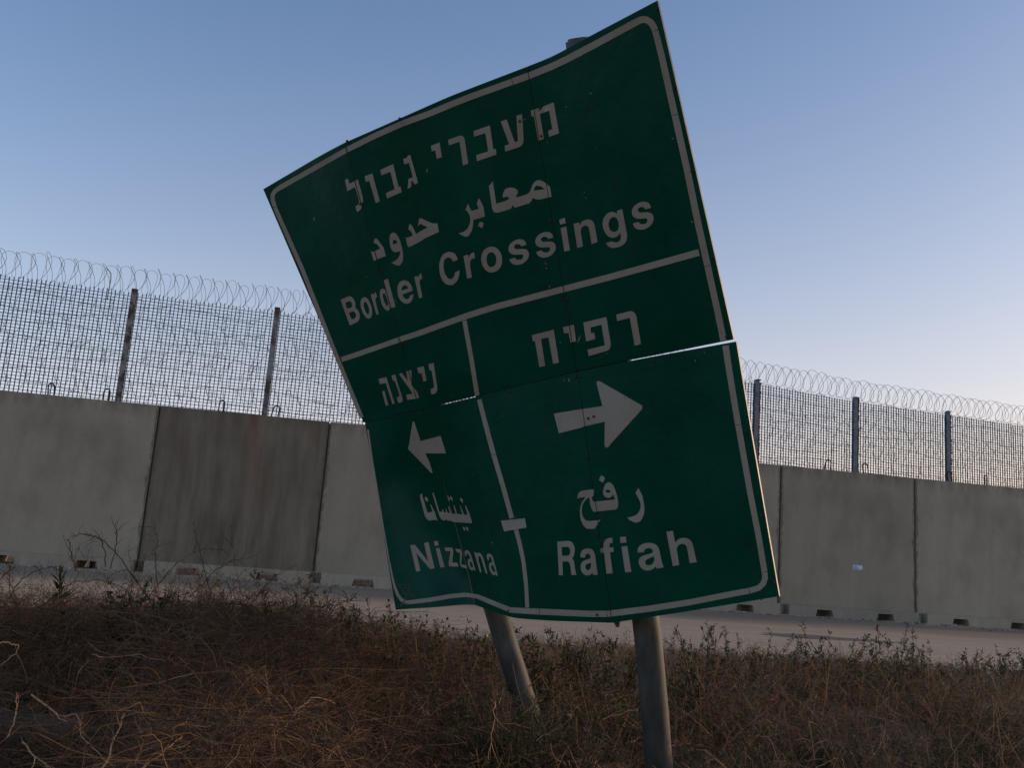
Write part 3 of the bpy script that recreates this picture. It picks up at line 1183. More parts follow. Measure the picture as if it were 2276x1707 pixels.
CROP = dict(A=(760, 320, 10.37), B=(950, 250, 11.85), C=(1100, 210, 12.7625), D=(810, 460, 11.058), E=(1010, 380, 9.217), F=(740, 580, 9.217),
            G=(960, 490, 7.628), H=(1220, 420, 8.508), I=(830, 790, 13.825), J=(1170, 680, 8.193), K=(890, 920, 11.85), L=(920, 1080, 13.827),
            M=(900, 1190, 10.055), N=(1220, 830, 9.218), O=(1270, 1040, 11.06), P=(1220, 1160, 6.506))
s1 = [(1605, 410), (1590, 360), (1570, 338), (1540, 320), (1500, 314), (1470, 315), (1425, 326), (1390, 345), (1352, 370), (1325, 400), (1306, 440), (1300, 480), (1306, 515), (1320, 540), (1345, 560), (1380, 575), (1420, 579), (1460, 577), (1505, 572), (1530, 573), (1547, 582), (1550, 605), (1540, 640), (1515, 658), (1480, 665), (1450, 663), (1425, 650), (1408, 625), (1315, 655), (1330, 690), (1350, 718), (1375, 735), (1400, 745), (1435, 750), (1470, 749), (1510, 740), (1550, 722), (1588, 695), (1620, 660), (1640, 625), (1650, 585), (1645, 545), (1630, 512), (1608, 492), (1580, 482), (1540, 478), (1500, 479), (1450, 484), (1425, 480), (1403, 465), (1396, 443), (1403, 420), (1425, 402), (1460, 395), (1485, 400), (1503, 412), (1515, 435)]
s3 = [(1570 + (x - 1300) * 415 / 350, 235 + (y - 314) * 532 / 436) for x, y in s1]
GL = [
    ('A', [(75, 825), (140, 785), (180, 910), (345, 825), (370, 810), (440, 1050), (480, 1200), (490, 1300), (470, 1430), (440, 1490), (400, 1540), (350, 1560), (320, 1430), (375, 1400), (400, 1340), (395, 1270), (305, 990), (130, 1080)]),
    ('A', [(528, 742), (705, 670), (880, 1320), (785, 1360), (635, 840), (555, 870)]),
    ('A', [(885, 595), (1185, 455), (1310, 980), (1355, 975), (1383, 1105), (1045, 1250), (1015, 1130), (1220, 1035), (1120, 635), (915, 715)]),
    ('A', [(1415, 345), (1515, 300), (1520, 265), (1580, 245), (1760, 890), (1680, 930), (1640, 880), (1610, 905), (1600, 985), (1520, 1030), (1535, 800), (1640, 760), (1545, 425), (1445, 468)]),
    ('B', [(97, 868), (325, 780), (388, 1165), (255, 1215), (210, 985), (120, 1020)]),
    ('B', [(550, 710), (850, 605), (875, 599), (905, 600), (940, 618), (968, 650), (985, 695), (1080, 1340), (942, 1388), (850, 765), (570, 855)]),
    ('B', [(1220, 480), (1650, 330), (1742, 965), (1805, 945), (1825, 1100), (1308, 1275), (1290, 1115), (1605, 1015), (1530, 535), (1237, 630)]),
    ('C', [(170, 755), (340, 700), (565, 1340), (655, 1320), (615, 590), (775, 550), (820, 1270), (815, 1330), (798, 1380), (770, 1425), (730, 1462), (680, 1490), (300, 1610), (280, 1445), (410, 1405)]),
    ('C', [(1020, 450), (1125, 415), (1250, 375), (1275, 450), (1390, 320), (1672, 215), (1825, 1090), (1540, 1195), (1512, 1025), (1635, 970), (1540, 450), (1280, 545), (1395, 1245), (1235, 1305), (1110, 600), (1045, 620)]),
    ('D', [(1350, 280), (1410, 275), (1540, 340), (1660, 390), (1720, 400), (1800, 395), (1835, 610), (1500, 760), (1400, 830), (1230, 920), (1100, 985), (1070, 960), (1045, 880), (1020, 735), (1065, 755), (1200, 690), (1150, 600), (1085, 540), (1105, 425), (1150, 420), (1200, 500), (1275, 660), (1400, 580), (1560, 495), (1375, 405), (1320, 475)]),
    ('D', [(620, 760), (640, 680), (680, 630), (730, 620), (790, 660), (850, 750), (890, 850), (930, 1000), (955, 1150), (955, 1260), (945, 1320), (920, 1375), (870, 1435), (800, 1430), (730, 1400), (670, 1365), (715, 1345), (760, 1320), (830, 1260), (870, 1190), (890, 1080), (770, 1108), (730, 1100), (700, 1080), (670, 1035), (650, 980), (625, 860)], [(700, 850), (715, 815), (735, 795), (780, 815), (820, 860), (790, 895), (705, 915)]),
    ('D', [(255, 775), (310, 770), (380, 860), (475, 990), (530, 1205), (330, 1275), (250, 1320), (225, 1290), (165, 1080), (205, 1105), (390, 1020), (350, 950), (300, 895), (228, 882)]),
    ('E', [(710, 305), (790, 205), (860, 665), (1000, 625), (1060, 605), (1130, 560), (1100, 525), (1050, 525), (1000, 545), (993, 500), (1005, 440), (1040, 370), (1100, 342), (1160, 334), (1220, 340), (1275, 370), (1305, 410), (1300, 450), (1275, 495), (1245, 525), (1310, 530), (1480, 475), (1520, 450), (1550, 420), (1600, 290), (1625, 240), (1660, 205), (1720, 180), (1790, 195), (1870, 240), (1960, 320), (1980, 430), (1995, 525), (1750, 580), (1700, 578), (1650, 565), (1610, 545), (1595, 580), (1570, 620), (1530, 660), (1400, 700), (1240, 748), (1190, 700), (1160, 770), (900, 850), (850, 850), (820, 838), (795, 810), (775, 760)], [(1635, 400), (1645, 330), (1670, 305), (1700, 295), (1770, 310), (1865, 365)]),
    ('E', [(230, 795), (280, 665), (355, 815), (505, 770), (460, 660), (505, 550), (555, 640), (600, 740), (628, 930), (390, 1000), (385, 1100), (375, 1170), (355, 1230), (300, 1325), (240, 1345), (170, 1320), (90, 1275), (190, 1240), (240, 1210), (280, 1165), (320, 1080), (330, 1020), (328, 950), (300, 870), (260, 810)]),
    ('E', [(530, 1030), (610, 1070), (570, 1170), (485, 1115)]),
    ('F', [(158, 792), (320, 722), (355, 722), (385, 733), (430, 780), (455, 835), (465, 900), (465, 960), (500, 990), (530, 1030), (548, 1085), (553, 1160), (540, 1205), (510, 1245), (350, 1320)], [(258, 850), (350, 820), (375, 835), (395, 875), (400, 920), (380, 955), (290, 975)], [(330, 1060), (420, 1027), (450, 1040), (470, 1075), (478, 1130), (460, 1170), (385, 1195)]),
    ('F', [(570, 880), (572, 830), (585, 790), (602, 762), (625, 747), (655, 742), (685, 748), (712, 770), (745, 820), (770, 870), (790, 925), (803, 980), (808, 1070), (802, 1115), (785, 1150), (760, 1175), (735, 1181), (705, 1172), (675, 1148), (650, 1115), (622, 1070), (600, 1015), (578, 950)], [(633, 900), (640, 850), (655, 834), (675, 836), (695, 858), (720, 905), (738, 955), (747, 1010), (745, 1060), (730, 1088), (708, 1085), (685, 1058), (660, 1005), (642, 950)]),
    ('F', [(778, 685), (830, 665), (848, 720), (850, 680), (860, 648), (878, 630), (912, 735), (888, 743), (877, 765), (875, 820), (942, 1080), (895, 1100)]),
    ('F', [(1045, 395), (1130, 360), (1285, 935), (1200, 965)]),
    ('F', [(965, 660), (967, 620), (980, 588), (1000, 570), (1020, 565), (1045, 570), (1068, 583), (1085, 600), (1168, 925), (1168, 975), (1155, 1005), (1130, 1017), (1105, 1013), (1078, 995), (1052, 965), (1028, 925), (1000, 865), (985, 810), (970, 740)], [(1025, 720), (1025, 685), (1035, 662), (1055, 658), (1075, 680), (1100, 740), (1120, 800), (1140, 870), (1138, 905), (1120, 918), (1100, 905), (1075, 870), (1050, 815), (1035, 765)]),
    ('F', [(1325, 600), (1325, 545), (1335, 500), (1352, 460), (1378, 428), (1408, 405), (1440, 395), (1480, 394), (1515, 402), (1550, 422), (1582, 455), (1605, 492), (1622, 535), (1640, 605), (1430, 685), (1440, 720), (1455, 748), (1475, 768), (1500, 778), (1530, 777), (1555, 763), (1572, 740), (1580, 705), (1655, 680), (1652, 725), (1640, 770), (1620, 808), (1592, 842), (1558, 865), (1520, 874), (1480, 870), (1440, 850), (1402, 818), (1370, 780), (1350, 740), (1335, 690)], [(1410, 605), (1408, 575), (1415, 548), (1432, 518), (1455, 500), (1480, 494), (1505, 500), (1527, 520), (1545, 560)]),
    ('F', [(1670, 325), (1735, 300), (1752, 345), (1760, 310), (1778, 275), (1808, 245), (1835, 360), (1800, 372), (1783, 395), (1780, 440), (1835, 740), (1770, 765)]),
    ('G', [(440, 665), (430, 620), (412, 585), (385, 555), (355, 540), (315, 530), (275, 532), (240, 542), (205, 562), (178, 595), (150, 645), (133, 705), (127, 765), (130, 835), (140, 905), (157, 960), (180, 1010), (212, 1052), (250, 1080), (295, 1095), (335, 1093), (372, 1080), (405, 1052), (435, 1015), (458, 960), (468, 900), (470, 840), (392, 880), (385, 925), (372, 958), (350, 982), (325, 993), (295, 988), (265, 968), (240, 930), (220, 885), (207, 830), (200, 780), (202, 720), (210, 680), (225, 652), (250, 632), (280, 625), (310, 630), (338, 652), (362, 692)]),
    ('G', [(538, 600), (612, 575), (630, 640), (640, 600), (655, 570), (682, 548), (715, 535), (735, 635), (702, 640), (675, 655), (655, 680), (650, 710), (652, 780), (682, 960), (602, 985)]),
    ('G', [(838, 650), (843, 590), (858, 545), (885, 500), (920, 470), (960, 450), (1005, 441), (1045, 443), (1085, 456), (1120, 480), (1150, 518), (1175, 565), (1190, 620), (1194, 670), (1190, 720), (1175, 770), (1150, 812), (1115, 845), (1075, 866), (1035, 877), (995, 880), (955, 868), (918, 843), (885, 805), (860, 755), (845, 705)], [(930, 650), (935, 605), (950, 570), (975, 545), (1005, 534), (1035, 538), (1062, 558), (1085, 600), (1095, 650), (1093, 700), (1080, 740), (1058, 770), (1028, 786), (998, 787), (968, 773), (945, 740), (932, 695)]),
    ('G', s1), ('G', [(x + 455, y - 124) for x, y in s1]),
    ('H', [(198, 575), (302, 540), (320, 645), (215, 672)]), ('H', [(225, 735), (330, 705), (402, 1155), (295, 1182)]),
    ('H', [(468, 655), (575, 630), (585, 695), (600, 650), (630, 612), (670, 588), (715, 573), (760, 571), (800, 582), (832, 605), (855, 640), (870, 690), (925, 1000), (812, 1040), (765, 760), (755, 722), (738, 700), (715, 688), (680, 690), (645, 705), (618, 732), (605, 775), (612, 860), (648, 1080), (540, 1112)]),
    ('H', [(1290, 408), (1390, 375), (1480, 850), (1483, 900), (1475, 950), (1455, 1000), (1420, 1042), (1375, 1073), (1320, 1095), (1260, 1108), (1205, 1110), (1165, 1103), (1120, 1075), (1080, 1020), (1200, 985), (1225, 1000), (1265, 1007), (1305, 1002), (1342, 978), (1362, 930), (1363, 880), (1355, 815), (1335, 855), (1305, 885), (1265, 910), (1220, 920), (1175, 915), (1135, 898), (1098, 867), (1065, 820), (1035, 755), (1020, 695), (1018, 640), (1028, 580), (1050, 530), (1082, 485), (1120, 452), (1160, 433), (1200, 425), (1235, 430), (1268, 445), (1297, 472)], [(1133, 690), (1133, 640), (1145, 598), (1165, 560), (1192, 537), (1225, 525), (1255, 530), (1285, 553), (1308, 590), (1322, 640), (1327, 700), (1320, 745), (1302, 780), (1270, 800), (1235, 806), (1200, 800), (1170, 780), (1148, 745)]),
    ('H', s3),
    ('I', [(1695, 270), (1855, 230), (1880, 400), (1970, 1000), (1965, 1070), (1945, 1125), (1900, 1170), (1785, 1205), (1765, 1030), (1870, 990), (1850, 820), (1790, 460), (1730, 450)]),
    ('I', [(1345, 375), (1550, 330), (1640, 770), (1540, 800), (1480, 540), (1400, 550)]),
    ('I', [(790, 570), (880, 530), (1055, 770), (1020, 500), (1060, 470), (1175, 450), (1185, 800), (1170, 900), (1260, 1000), (1330, 1090), (1370, 1180), (1405, 1310), (1050, 1370), (1005, 1205), (1220, 1175)]),
    ('I', [(555, 615), (680, 585), (730, 790), (880, 1250), (905, 1350), (890, 1430), (765, 1460), (725, 1295), (810, 1250), (790, 1150), (665, 790), (610, 770)]),
    ('I', [(165, 720), (405, 665), (660, 1480), (590, 1495), (385, 845), (205, 885)]), ('I', [(270, 1100), (345, 1085), (465, 1530), (385, 1540)]),
    ('J', [(103, 530), (500, 430), (597, 1030), (490, 1055), (405, 570), (270, 600), (345, 1090), (240, 1112), (160, 640), (118, 640)]),
    ('J', [(668, 385), (868, 340), (908, 640), (808, 665), (770, 485), (690, 503)]),
    ('J', [(1038, 300), (1460, 198), (1540, 690), (1537, 735), (1520, 778), (1485, 810), (1140, 912), (1113, 795), (1430, 715), (1370, 340), (1170, 390), (1180, 495), (1238, 485), (1257, 600), (1092, 645)]),
    ('J', [(1640, 155), (1880, 93), (1920, 92), (1955, 108), (1985, 140), (2008, 200), (2090, 690), (1975, 722), (1885, 215), (1655, 272)]),
    ('L', [(185, 310), (240, 220), (420, 820), (580, 800), (495, 555), (530, 580), (650, 820), (730, 1070), (640, 1045), (500, 1070), (460, 1065), (410, 1030), (370, 980), (345, 930), (320, 860)]),
    ('L', [(570, 230), (605, 200), (640, 300), (790, 800), (880, 800), (870, 710), (900, 720), (930, 820), (1000, 830), (975, 690), (1010, 730), (1040, 835), (1110, 840), (1060, 640), (1095, 630), (1140, 770), (1170, 850), (1290, 860), (1215, 590), (1260, 620), (1330, 860), (1500, 880), (1410, 590), (1440, 620), (1545, 885), (1650, 890), (1570, 600), (1610, 620), (1720, 860), (1800, 1140), (1760, 1150), (1200, 1110), (1110, 1060), (1060, 1080), (990, 1030), (950, 1070), (870, 1050), (800, 960), (740, 800)]),
    ('L', [(350, 340), (380, 335), (440, 410), (435, 500), (340, 435)]), ('L', [(1040, 290), (1110, 400), (1095, 480), (1050, 400)]),
    ('L', [(1120, 300), (1200, 390), (1190, 480), (1120, 380)]), ('L', [(1435, 355), (1515, 430), (1505, 540), (1425, 440)]),
    ('L', [(1510, 1225), (1590, 1330), (1580, 1400), (1520, 1320)]), ('L', [(1605, 1240), (1680, 1310), (1675, 1410), (1600, 1310)]),
    ('M', [(118, 225), (225, 215), (520, 590), (430, 180), (525, 155), (665, 740), (565, 760), (255, 395), (350, 800), (255, 815)]),
    ('M', [(650, 135), (735, 128), (755, 225), (672, 240)]), ('M', [(690, 295), (770, 285), (885, 710), (795, 725)]),
    ('M', [(885, 280), (1060, 275), (1085, 350), (1060, 610), (1170, 615), (1205, 700), (1000, 700), (975, 630), (1020, 360), (910, 355)]),
    ('M', [(1125, 300), (1250, 315), (1280, 400), (1260, 650), (1370, 670), (1400, 750), (1265, 710), (1235, 640), (1235, 400), (1165, 375)]),
    ('M', [(1345, 450), (1335, 370), (1370, 330), (1430, 350), (1480, 430), (1590, 800), (1560, 790), (1530, 760), (1510, 800), (1460, 760), (1420, 680), (1405, 590), (1420, 530), (1470, 520), (1430, 430), (1400, 410), (1380, 430), (1385, 470)], [(1450, 620), (1470, 590), (1495, 600), (1530, 700), (1510, 730), (1475, 700)]),
    ('M', [(1550, 370), (1610, 390), (1620, 410), (1660, 385), (1720, 430), (1760, 520), (1855, 865), (1810, 850), (1710, 520), (1680, 460), (1650, 470), (1650, 560), (1725, 830), (1680, 830)]),
    ('M', [(1850, 545), (1830, 460), (1850, 415), (1920, 415), (1970, 480), (2085, 915), (2055, 905), (2020, 870), (2000, 905), (1950, 870), (1900, 780), (1880, 680), (1900, 620), (1960, 600), (1930, 500), (1900, 480), (1880, 500), (1885, 570)], [(1925, 700), (1960, 660), (1985, 690), (2030, 800), (2010, 830), (1960, 790)]),
    ('O', [(1580, 620), (1648, 495), (1705, 595), (1750, 690), (1780, 850), (1800, 1000), (1790, 1130), (1750, 1240), (1690, 1320), (1610, 1350), (1530, 1335), (1430, 1280), (1370, 1225), (1480, 1205), (1580, 1170), (1630, 1130), (1670, 1080), (1700, 1000), (1708, 930), (1700, 860), (1670, 780)]),
    ('O', [(920, 355), (960, 360), (1030, 430), (1080, 540), (1130, 700), (1155, 860), (1150, 950), (1130, 1000), (1090, 1025), (560, 1085), (520, 1040), (490, 970), (460, 870), (450, 740), (420, 735), (380, 765), (335, 820), (290, 890), (270, 950), (262, 1020), (265, 1120), (295, 1220), (350, 1285), (430, 1310), (560, 1300), (718, 1280), (640, 1400), (615, 1430), (590, 1490), (500, 1505), (400, 1500), (355, 1478), (310, 1430), (270, 1365), (240, 1290), (220, 1200), (212, 1060), (220, 990), (235, 920), (260, 855), (300, 790), (352, 728), (290, 725), (185, 740), (165, 775), (152, 730), (160, 670), (180, 620), (220, 580), (290, 560), (500, 535), (570, 530), (545, 700), (500, 720), (520, 800), (560, 835), (1075, 780), (1060, 710), (1025, 660), (980, 720), (945, 738), (905, 745), (840, 720), (795, 670), (780, 590), (800, 490), (840, 400), (880, 365)], [(830, 575), (865, 545), (900, 533), (980, 580), (945, 608), (905, 618), (865, 605)]),
    ('O', [(735, 180), (832, 245), (780, 370), (678, 300)]),
    ('P', [(122, 288), (290, 275), (330, 290), (358, 325), (376, 375), (376, 440), (362, 490), (340, 530), (358, 555), (370, 600), (382, 690), (402, 770), (328, 770), (312, 640), (300, 595), (275, 575), (200, 575), (205, 775), (147, 775)], [(187, 370), (270, 362), (298, 378), (312, 415), (308, 462), (285, 492), (195, 492)]),
    ('P', [(458, 515), (460, 460), (478, 420), (510, 396), (555, 386), (600, 388), (638, 408), (660, 445), (672, 490), (690, 640), (710, 765), (645, 770), (630, 740), (605, 765), (570, 778), (530, 775), (495, 750), (470, 710), (460, 660), (465, 615), (480, 582), (530, 555), (603, 530), (602, 495), (592, 472), (570, 462), (545, 467), (530, 485), (523, 518)], [(530, 655), (535, 625), (560, 607), (612, 593), (612, 640), (605, 670), (585, 695), (560, 702), (540, 688)]),
    ('P', [(748, 385), (792, 375), (793, 320), (805, 280), (830, 252), (870, 235), (920, 230), (925, 305), (895, 308), (878, 328), (878, 372), (935, 370), (940, 435), (885, 440), (925, 745), (835, 752), (800, 450), (755, 450)]),
    ('P', [(1030, 222), (1115, 215), (1125, 300), (1038, 308)]), ('P', [(1050, 360), (1135, 350), (1195, 725), (1105, 732)]),
    ('P', [(1285, 445), (1286, 395), (1310, 352), (1350, 324), (1400, 308), (1455, 304), (1510, 312), (1555, 335), (1585, 372), (1605, 430), (1630, 560), (1662, 660), (1565, 678), (1545, 650), (1510, 683), (1465, 703), (1415, 708), (1365, 692), (1325, 655), (1302, 605), (1298, 560), (1315, 522), (1350, 495), (1430, 470), (1480, 458), (1505, 440), (1503, 410), (1480, 387), (1440, 380), (1400, 395), (1382, 415), (1378, 440)], [(1395, 580), (1405, 555), (1440, 535), (1520, 498), (1528, 550), (1515, 590), (1490, 618), (1450, 632), (1415, 625), (1398, 605)]),
    ('P', [(1700, 145), (1795, 130), (1830, 310), (1845, 280), (1880, 250), (1915, 236), (1960, 232), (2010, 242), (2045, 265), (2070, 295), (2085, 335), (2140, 585), (2040, 600), (2000, 375), (1988, 345), (1965, 325), (1930, 318), (1895, 328), (1865, 352), (1850, 400), (1888, 625), (1795, 642)]),
]
for it in GL:
    ox, oy, sc = CROP[it[0]]
    f = lambda L_: [(ox + x / sc, oy + y / sc) for x, y in L_]
    film('letter', f(it[1]), [f(h) for h in it[2:]])
for cr, pts, lab in (('K', [(325, 205), (345, 198), (368, 212), (390, 270), (535, 715), (1065, 575), (1205, 1040), (660, 1040), (760, 1250), (850, 1530), (840, 1560), (815, 1555), (230, 950), (208, 920), (205, 885), (225, 840)], 'smaller white arrow pointing left'),
                     ('N', [(105, 825), (640, 737), (1100, 670), (980, 210), (980, 180), (1000, 160), (1035, 157), (1080, 180), (1890, 645), (1915, 668), (1918, 700), (1910, 735), (1260, 1455), (1230, 1500), (1205, 1518), (1175, 1518), (1152, 1497), (1142, 1460), (1148, 990), (710, 1090), (690, 1105), (208, 1228)], 'larger white arrow pointing right')):
    ox, oy, sc = CROP[cr]
    o = film('arrow', [(ox + x / sc, oy + y / sc) for x, y in pts])
    o['label'] = lab

# bolts, one mesh shared
bm = bmesh.new()
bmesh.ops.create_cone(bm, cap_ends=True, segments=6, radius1=.0075, radius2=.006, depth=.008)
bolt_me = bpy.data.meshes.new('bolt')
bm.to_mesh(bolt_me)
bm.free()
bolt_me.materials.append(MATS['bolt'])
bolts = [(772, 313), (889, 263), (1174, 153), (1459, 19), (1498, 195), (1538, 380), (1584, 568), (1615, 748), (801, 453), (838, 600), (848, 603), (1224, 491), (1233, 490),
         (892, 768), (755, 735), (1247, 663), (1260, 664), (1281, 820), (1289, 836), (1280, 838), (1125, 855), (1132, 872), (1450, 783), (1452, 803), (935, 916), (1006, 882), (1012, 899), (982, 739), (1305, 1014), (1053, 1058),
         (980, 1067), (1328, 1188), (1658, 957), (1692, 1146), (1722, 1294), (1692, 1319), (1692, 1331), (1540, 1347), (1352, 1376), (1360, 1378), (1328, 1367), (1221, 1370), (1131, 1363), (945, 1345), (990, 1338),
         (1265, 1007 + 0), (1150, 1152), (1380, 1319), (1204, 302), (1156, 269), (917, 405), (806, 452), (1320, 926), (1308, 930)]
for px, py in bolts:
    p, n_ = on_sign(px, py, .002)
    o = link('bolt', bolt_me, None, sign)
    o.location = p - SB + n_ * .001
    o.rotation_euler = n_.to_track_quat('Z', 'Y').to_euler()
# pale scratches where the green film has chipped through
sc_ = [(950, 372, 949, 385), (1317, 208, 1310, 205), (1302, 437, 1304, 441), (1300, 426, 1298, 427), (699, 480, 698, 492), (1212, 580, 1214, 590), (1214, 594, 1215, 598), (1221, 633, 1222, 641),
       (1255, 843, 1254, 847), (1265, 841, 1266, 849), (1216, 313, 1217, 316), (1492, 305, 1499, 309), (1536, 490, 1541, 495), (1292, 742, 1283, 764), (1349, 784, 1347, 788), (1547, 800, 1544, 803), (1245, 760, 1247, 763),
       (1566, 782, 1566, 786), (1094, 1205, 1093, 1209), (815, 614, 814, 617), (870, 432, 871, 436), (1258, 236, 1260, 238), (1163, 266, 1170, 264)]
for i_, (x0, y0, x1, y1) in enumerate(sc_):
    d = Vector((x1 - x0, y1 - y0))
    n_ = Vector((-d.y, d.x)).normalized() * (.9 if i_ % 3 else 1.3)
    mx, my = (x0 + x1) / 2 + n_.x * .4, (y0 + y1) / 2
    film('paint_chip', [(x0, y0), (mx + n_.x, my + n_.y), (x1, y1), (mx - n_.x, my - n_.y)], cut=False, off=.0012)
# stiffener on the back whose foot shows under the seam
def behind(px, py, off):
    p, n_ = on_sign(px, py, 0)
    return p - n_ * off
bm = bmesh.new()
tube_bm(bm, [behind(1176, 165, .05), behind(1230, 500, .05), behind(1284, 830, .05), behind(1330, 1190, .05), behind(1358, 1378, .05), behind(1358, 1378, .05) + (behind(1358, 1378, .05) - behind(1345, 1310, .05)).normalized() * .045],
        [.03, .03, .03, .03, .026, .008], 4)
linkw('stiffener', (lambda me: (bm.to_mesh(me), bm.free(), me)[2])(bpy.data.meshes.new('stiffener')), MATS['rust'], sign)
for (a, b) in (((650, 430), (1470, 80)), ((740, 690), (1570, 470)), ((1060, 960), (1640, 860)), ((1190, 1250), (1690, 1220))):
    bm = bmesh.new()
    pts = [behind(a[0] + (b[0] - a[0]) * t, a[1] + (b[1] - a[1]) * t, .045) for t in (0.02, .2, .4, .6, .8, .98)]
    tube_bm(bm, pts, .018, 4)
    linkw('back_rail', (lambda me: (bm.to_mesh(me), bm.free(), me)[2])(bpy.data.meshes.new('back_rail')), MATS['backm'], sign)

for a, b in (((806, 941.5), (976, 902)), ((1052, 884.5), (1392, 804.5))):  # rails added behind the slit to block sky light showing through
    bm = bmesh.new()
    pts = [behind(a[0] + (b[0] - a[0]) * t, np.interp(a[0] + (b[0] - a[0]) * t, [806, 934, 1055, 1281, 1401], [940.5, 911.3, 883, 825.5, 802.5]), .036) for t in np.linspace(0, 1, 9)]
    tube_bm(bm, pts, .02, 4)
    linkw('added_gap_rail', (lambda me: (bm.to_mesh(me), bm.free(), me)[2])(bpy.data.meshes.new('added_gap_rail')), MATS['bolt'], sign)

# posts
def post(pixels, r, lab, capped):
    pts = [at(x, y, d) for x, y, d in pixels]
    d = (pts[-1] - pts[-2]).normalized()
    k_ = (pts[-1].z + .15) / max(.2, -d.z)
    pts.append(pts[-1] + d * k_)
    P = catmull(pts, 7)
    bm = bmesh.new()
    tube_bm(bm, P, r, 28)
    for f_ in bm.faces: f_.smooth = len(f_.verts) == 4
    if capped:
        e = [e for e in bm.edges if any(len(f_.verts) > 4 for f_ in e.link_faces) and (e.verts[0].co - P[0]).length < r * 1.5]
        bmesh.ops.bevel(bm, geom=e, offset=.012, segments=3, affect='EDGES')
    me = bpy.data.meshes.new('post')
    bm.to_mesh(me)
    bm.free()
    o = linkw('post', me, MATS['galv'], sign)
    o['label'] = lab
    return P
def bd(px, py, off):
    p = behind(px, py, off)
    return proj(p)[2]
d_top, d_mid, d_low = bd(1300, 130, .115) + .22, bd(1362, 800, .12) + .12, bd(1410, 1360, .115) + .04
print('post depths', d_top, d_mid, d_low, 'sheet depths L/R', bd(600, 430, 0), bd(1455, 20, 0), bd(885, 1340, 0), bd(1725, 1310, 0))
PR = post([(1287, 84, d_top), (1320, 420, (d_top + d_mid) / 2 + .10), (1362, 800, d_mid), (1400, 1130, (d_mid + d_low) / 2), (1436, 1385, d_low), (1451, 1531, d_low - .02), (1465, 1707, d_low - .03)], .069, 'right post, nearly upright, its top showing above the sign', True)
e_top, e_mid = bd(860, 500, .12), bd(960, 905, .13)
PL = post([(850, 420, e_top), (905, 700, (e_top + e_mid) / 2), (965, 900, e_mid + .12), (1040, 1150, e_mid + .24), (1101.6, 1354, e_mid + .10), (1129, 1445, e_mid + .02), (1157, 1532, e_mid - .02)], .069, 'left post, leaning over and sinking into the weeds', False)

# ------------------------------------------------------------------ weeds
GXY = {}
def gz_arr(x, y):
    return np.array([ground_z(a, b) for a, b in zip(x, y)])


def walk(start, direc, length, segs, curl, droop, rg):
    """random-walk polylines: start (n,3), direc (n,3), length (n,)"""
    n = len(start)
    P = np.zeros((n, segs + 1, 3))
    P[:, 0] = start
    d = direc / (np.linalg.norm(direc, axis=1, keepdims=True) + 1e-9)
    bend = rg.normal(0, curl, (n, 3))
    for i in range(segs):
        d = d + bend * .5 + rg.normal(0, curl * .6, (n, 3))
        d[:, 2] -= droop / segs
        d /= np.linalg.norm(d, axis=1, keepdims=True) + 1e-9
        P[:, i + 1] = P[:, i] + d * (length / segs)[:, None]
    return P


def pick(P, rg, k, lo=.25, hi=1.0):
    """k random points with tangents on every polyline"""
    n, m, _ = P.shape
    idx = np.repeat(np.arange(n), k)
    t = rg.uniform(lo, hi, n * k) * (m - 1)
    i0 = np.minimum(t.astype(int), m - 2)
    f = (t - i0)[:, None]
    a, b = P[idx, i0], P[idx, i0 + 1]
    tg = b - a
    tg /= np.linalg.norm(tg, axis=1, keepdims=True) + 1e-9
    return a * (1 - f) + b * f, tg, idx


def rand_dir(n, rg, zlo=-1, zhi=1):
    a = rg.uniform(0, 2 * np.pi, n)
    z = rg.uniform(zlo, zhi, n)
    r = np.sqrt(np.maximum(0, 1 - z * z))
    return np.stack([r * np.cos(a), r * np.sin(a), z], 1)


def taper(n, m, r0, r1, rg):
    t = np.linspace(0, 1, m)
    return (r0 + (r1 - r0) * t)[None] * rg.uniform(.7, 1.35, (n, 1))


BROWN = np.array([1.15, .98, .80]) * np.array([[.16, .098, .06], [.12, .068, .042], [.20, .13, .08], [.085, .052, .036], [.13, .085, .055], [.10, .075, .055]])
STRAW = np.array([1.78, 1.40, 1.08]) * np.array([[.24, .17, .11], [.30, .21, .135], [.19, .12, .075], [.15, .095, .06], [.22, .16, .11]])
GREEN = np.array([1.4, 1.15, .8]) * np.array([[.05, .062, .03], [.065, .075, .038], [.04, .05, .028], [.085, .085, .045]])


class Batch:
    def __init__(self): self.v, self.q, self.c, self.n = [], [], [], 0

    def add(self, P, R, pal, rg, sides=3, jitter=.5):
        V, Q = tubes(P, R, sides) if sides > 2 else ribbons(P, R, rg)
        k = len(V) // len(P)
        col = pal[rg.integers(0, len(pal), len(P))] * rg.uniform(1 - jitter, 1 + jitter, (len(P), 1))
        self.v.append(V)
        self.q.append(Q + self.n)
        self.c.append(np.repeat(col, k, axis=0))
        self.n += len(V)

    def tri(self): return sum(len(q) for q in self.q) * 2

    def mesh(self, name):
        me = np_mesh(name, np.concatenate(self.v), np.concatenate(self.q), np.concatenate(self.c))
        me.materials.append(MATS['plant'])
        return me


def ribbons(P, R, rg):
    n, m, _ = P.shape
    T = np.gradient(P, axis=1)
    T /= np.linalg.norm(T, axis=2, keepdims=True) + 1e-9
    r = rand_dir(n, rg)[:, None]
    a = np.cross(T, r)
    a /= np.linalg.norm(a, axis=2, keepdims=True) + 1e-9
    V = np.stack([P + a * R[:, :, None], P - a * R[:, :, None]], 2)
    idx = np.arange(n * m * 2).reshape(n, m, 2)
    q = np.stack([idx[:, :-1, 0], idx[:, 1:, 0], idx[:, 1:, 1], idx[:, :-1, 1]], -1).reshape(-1, 4)
    return V.reshape(-1, 3), q


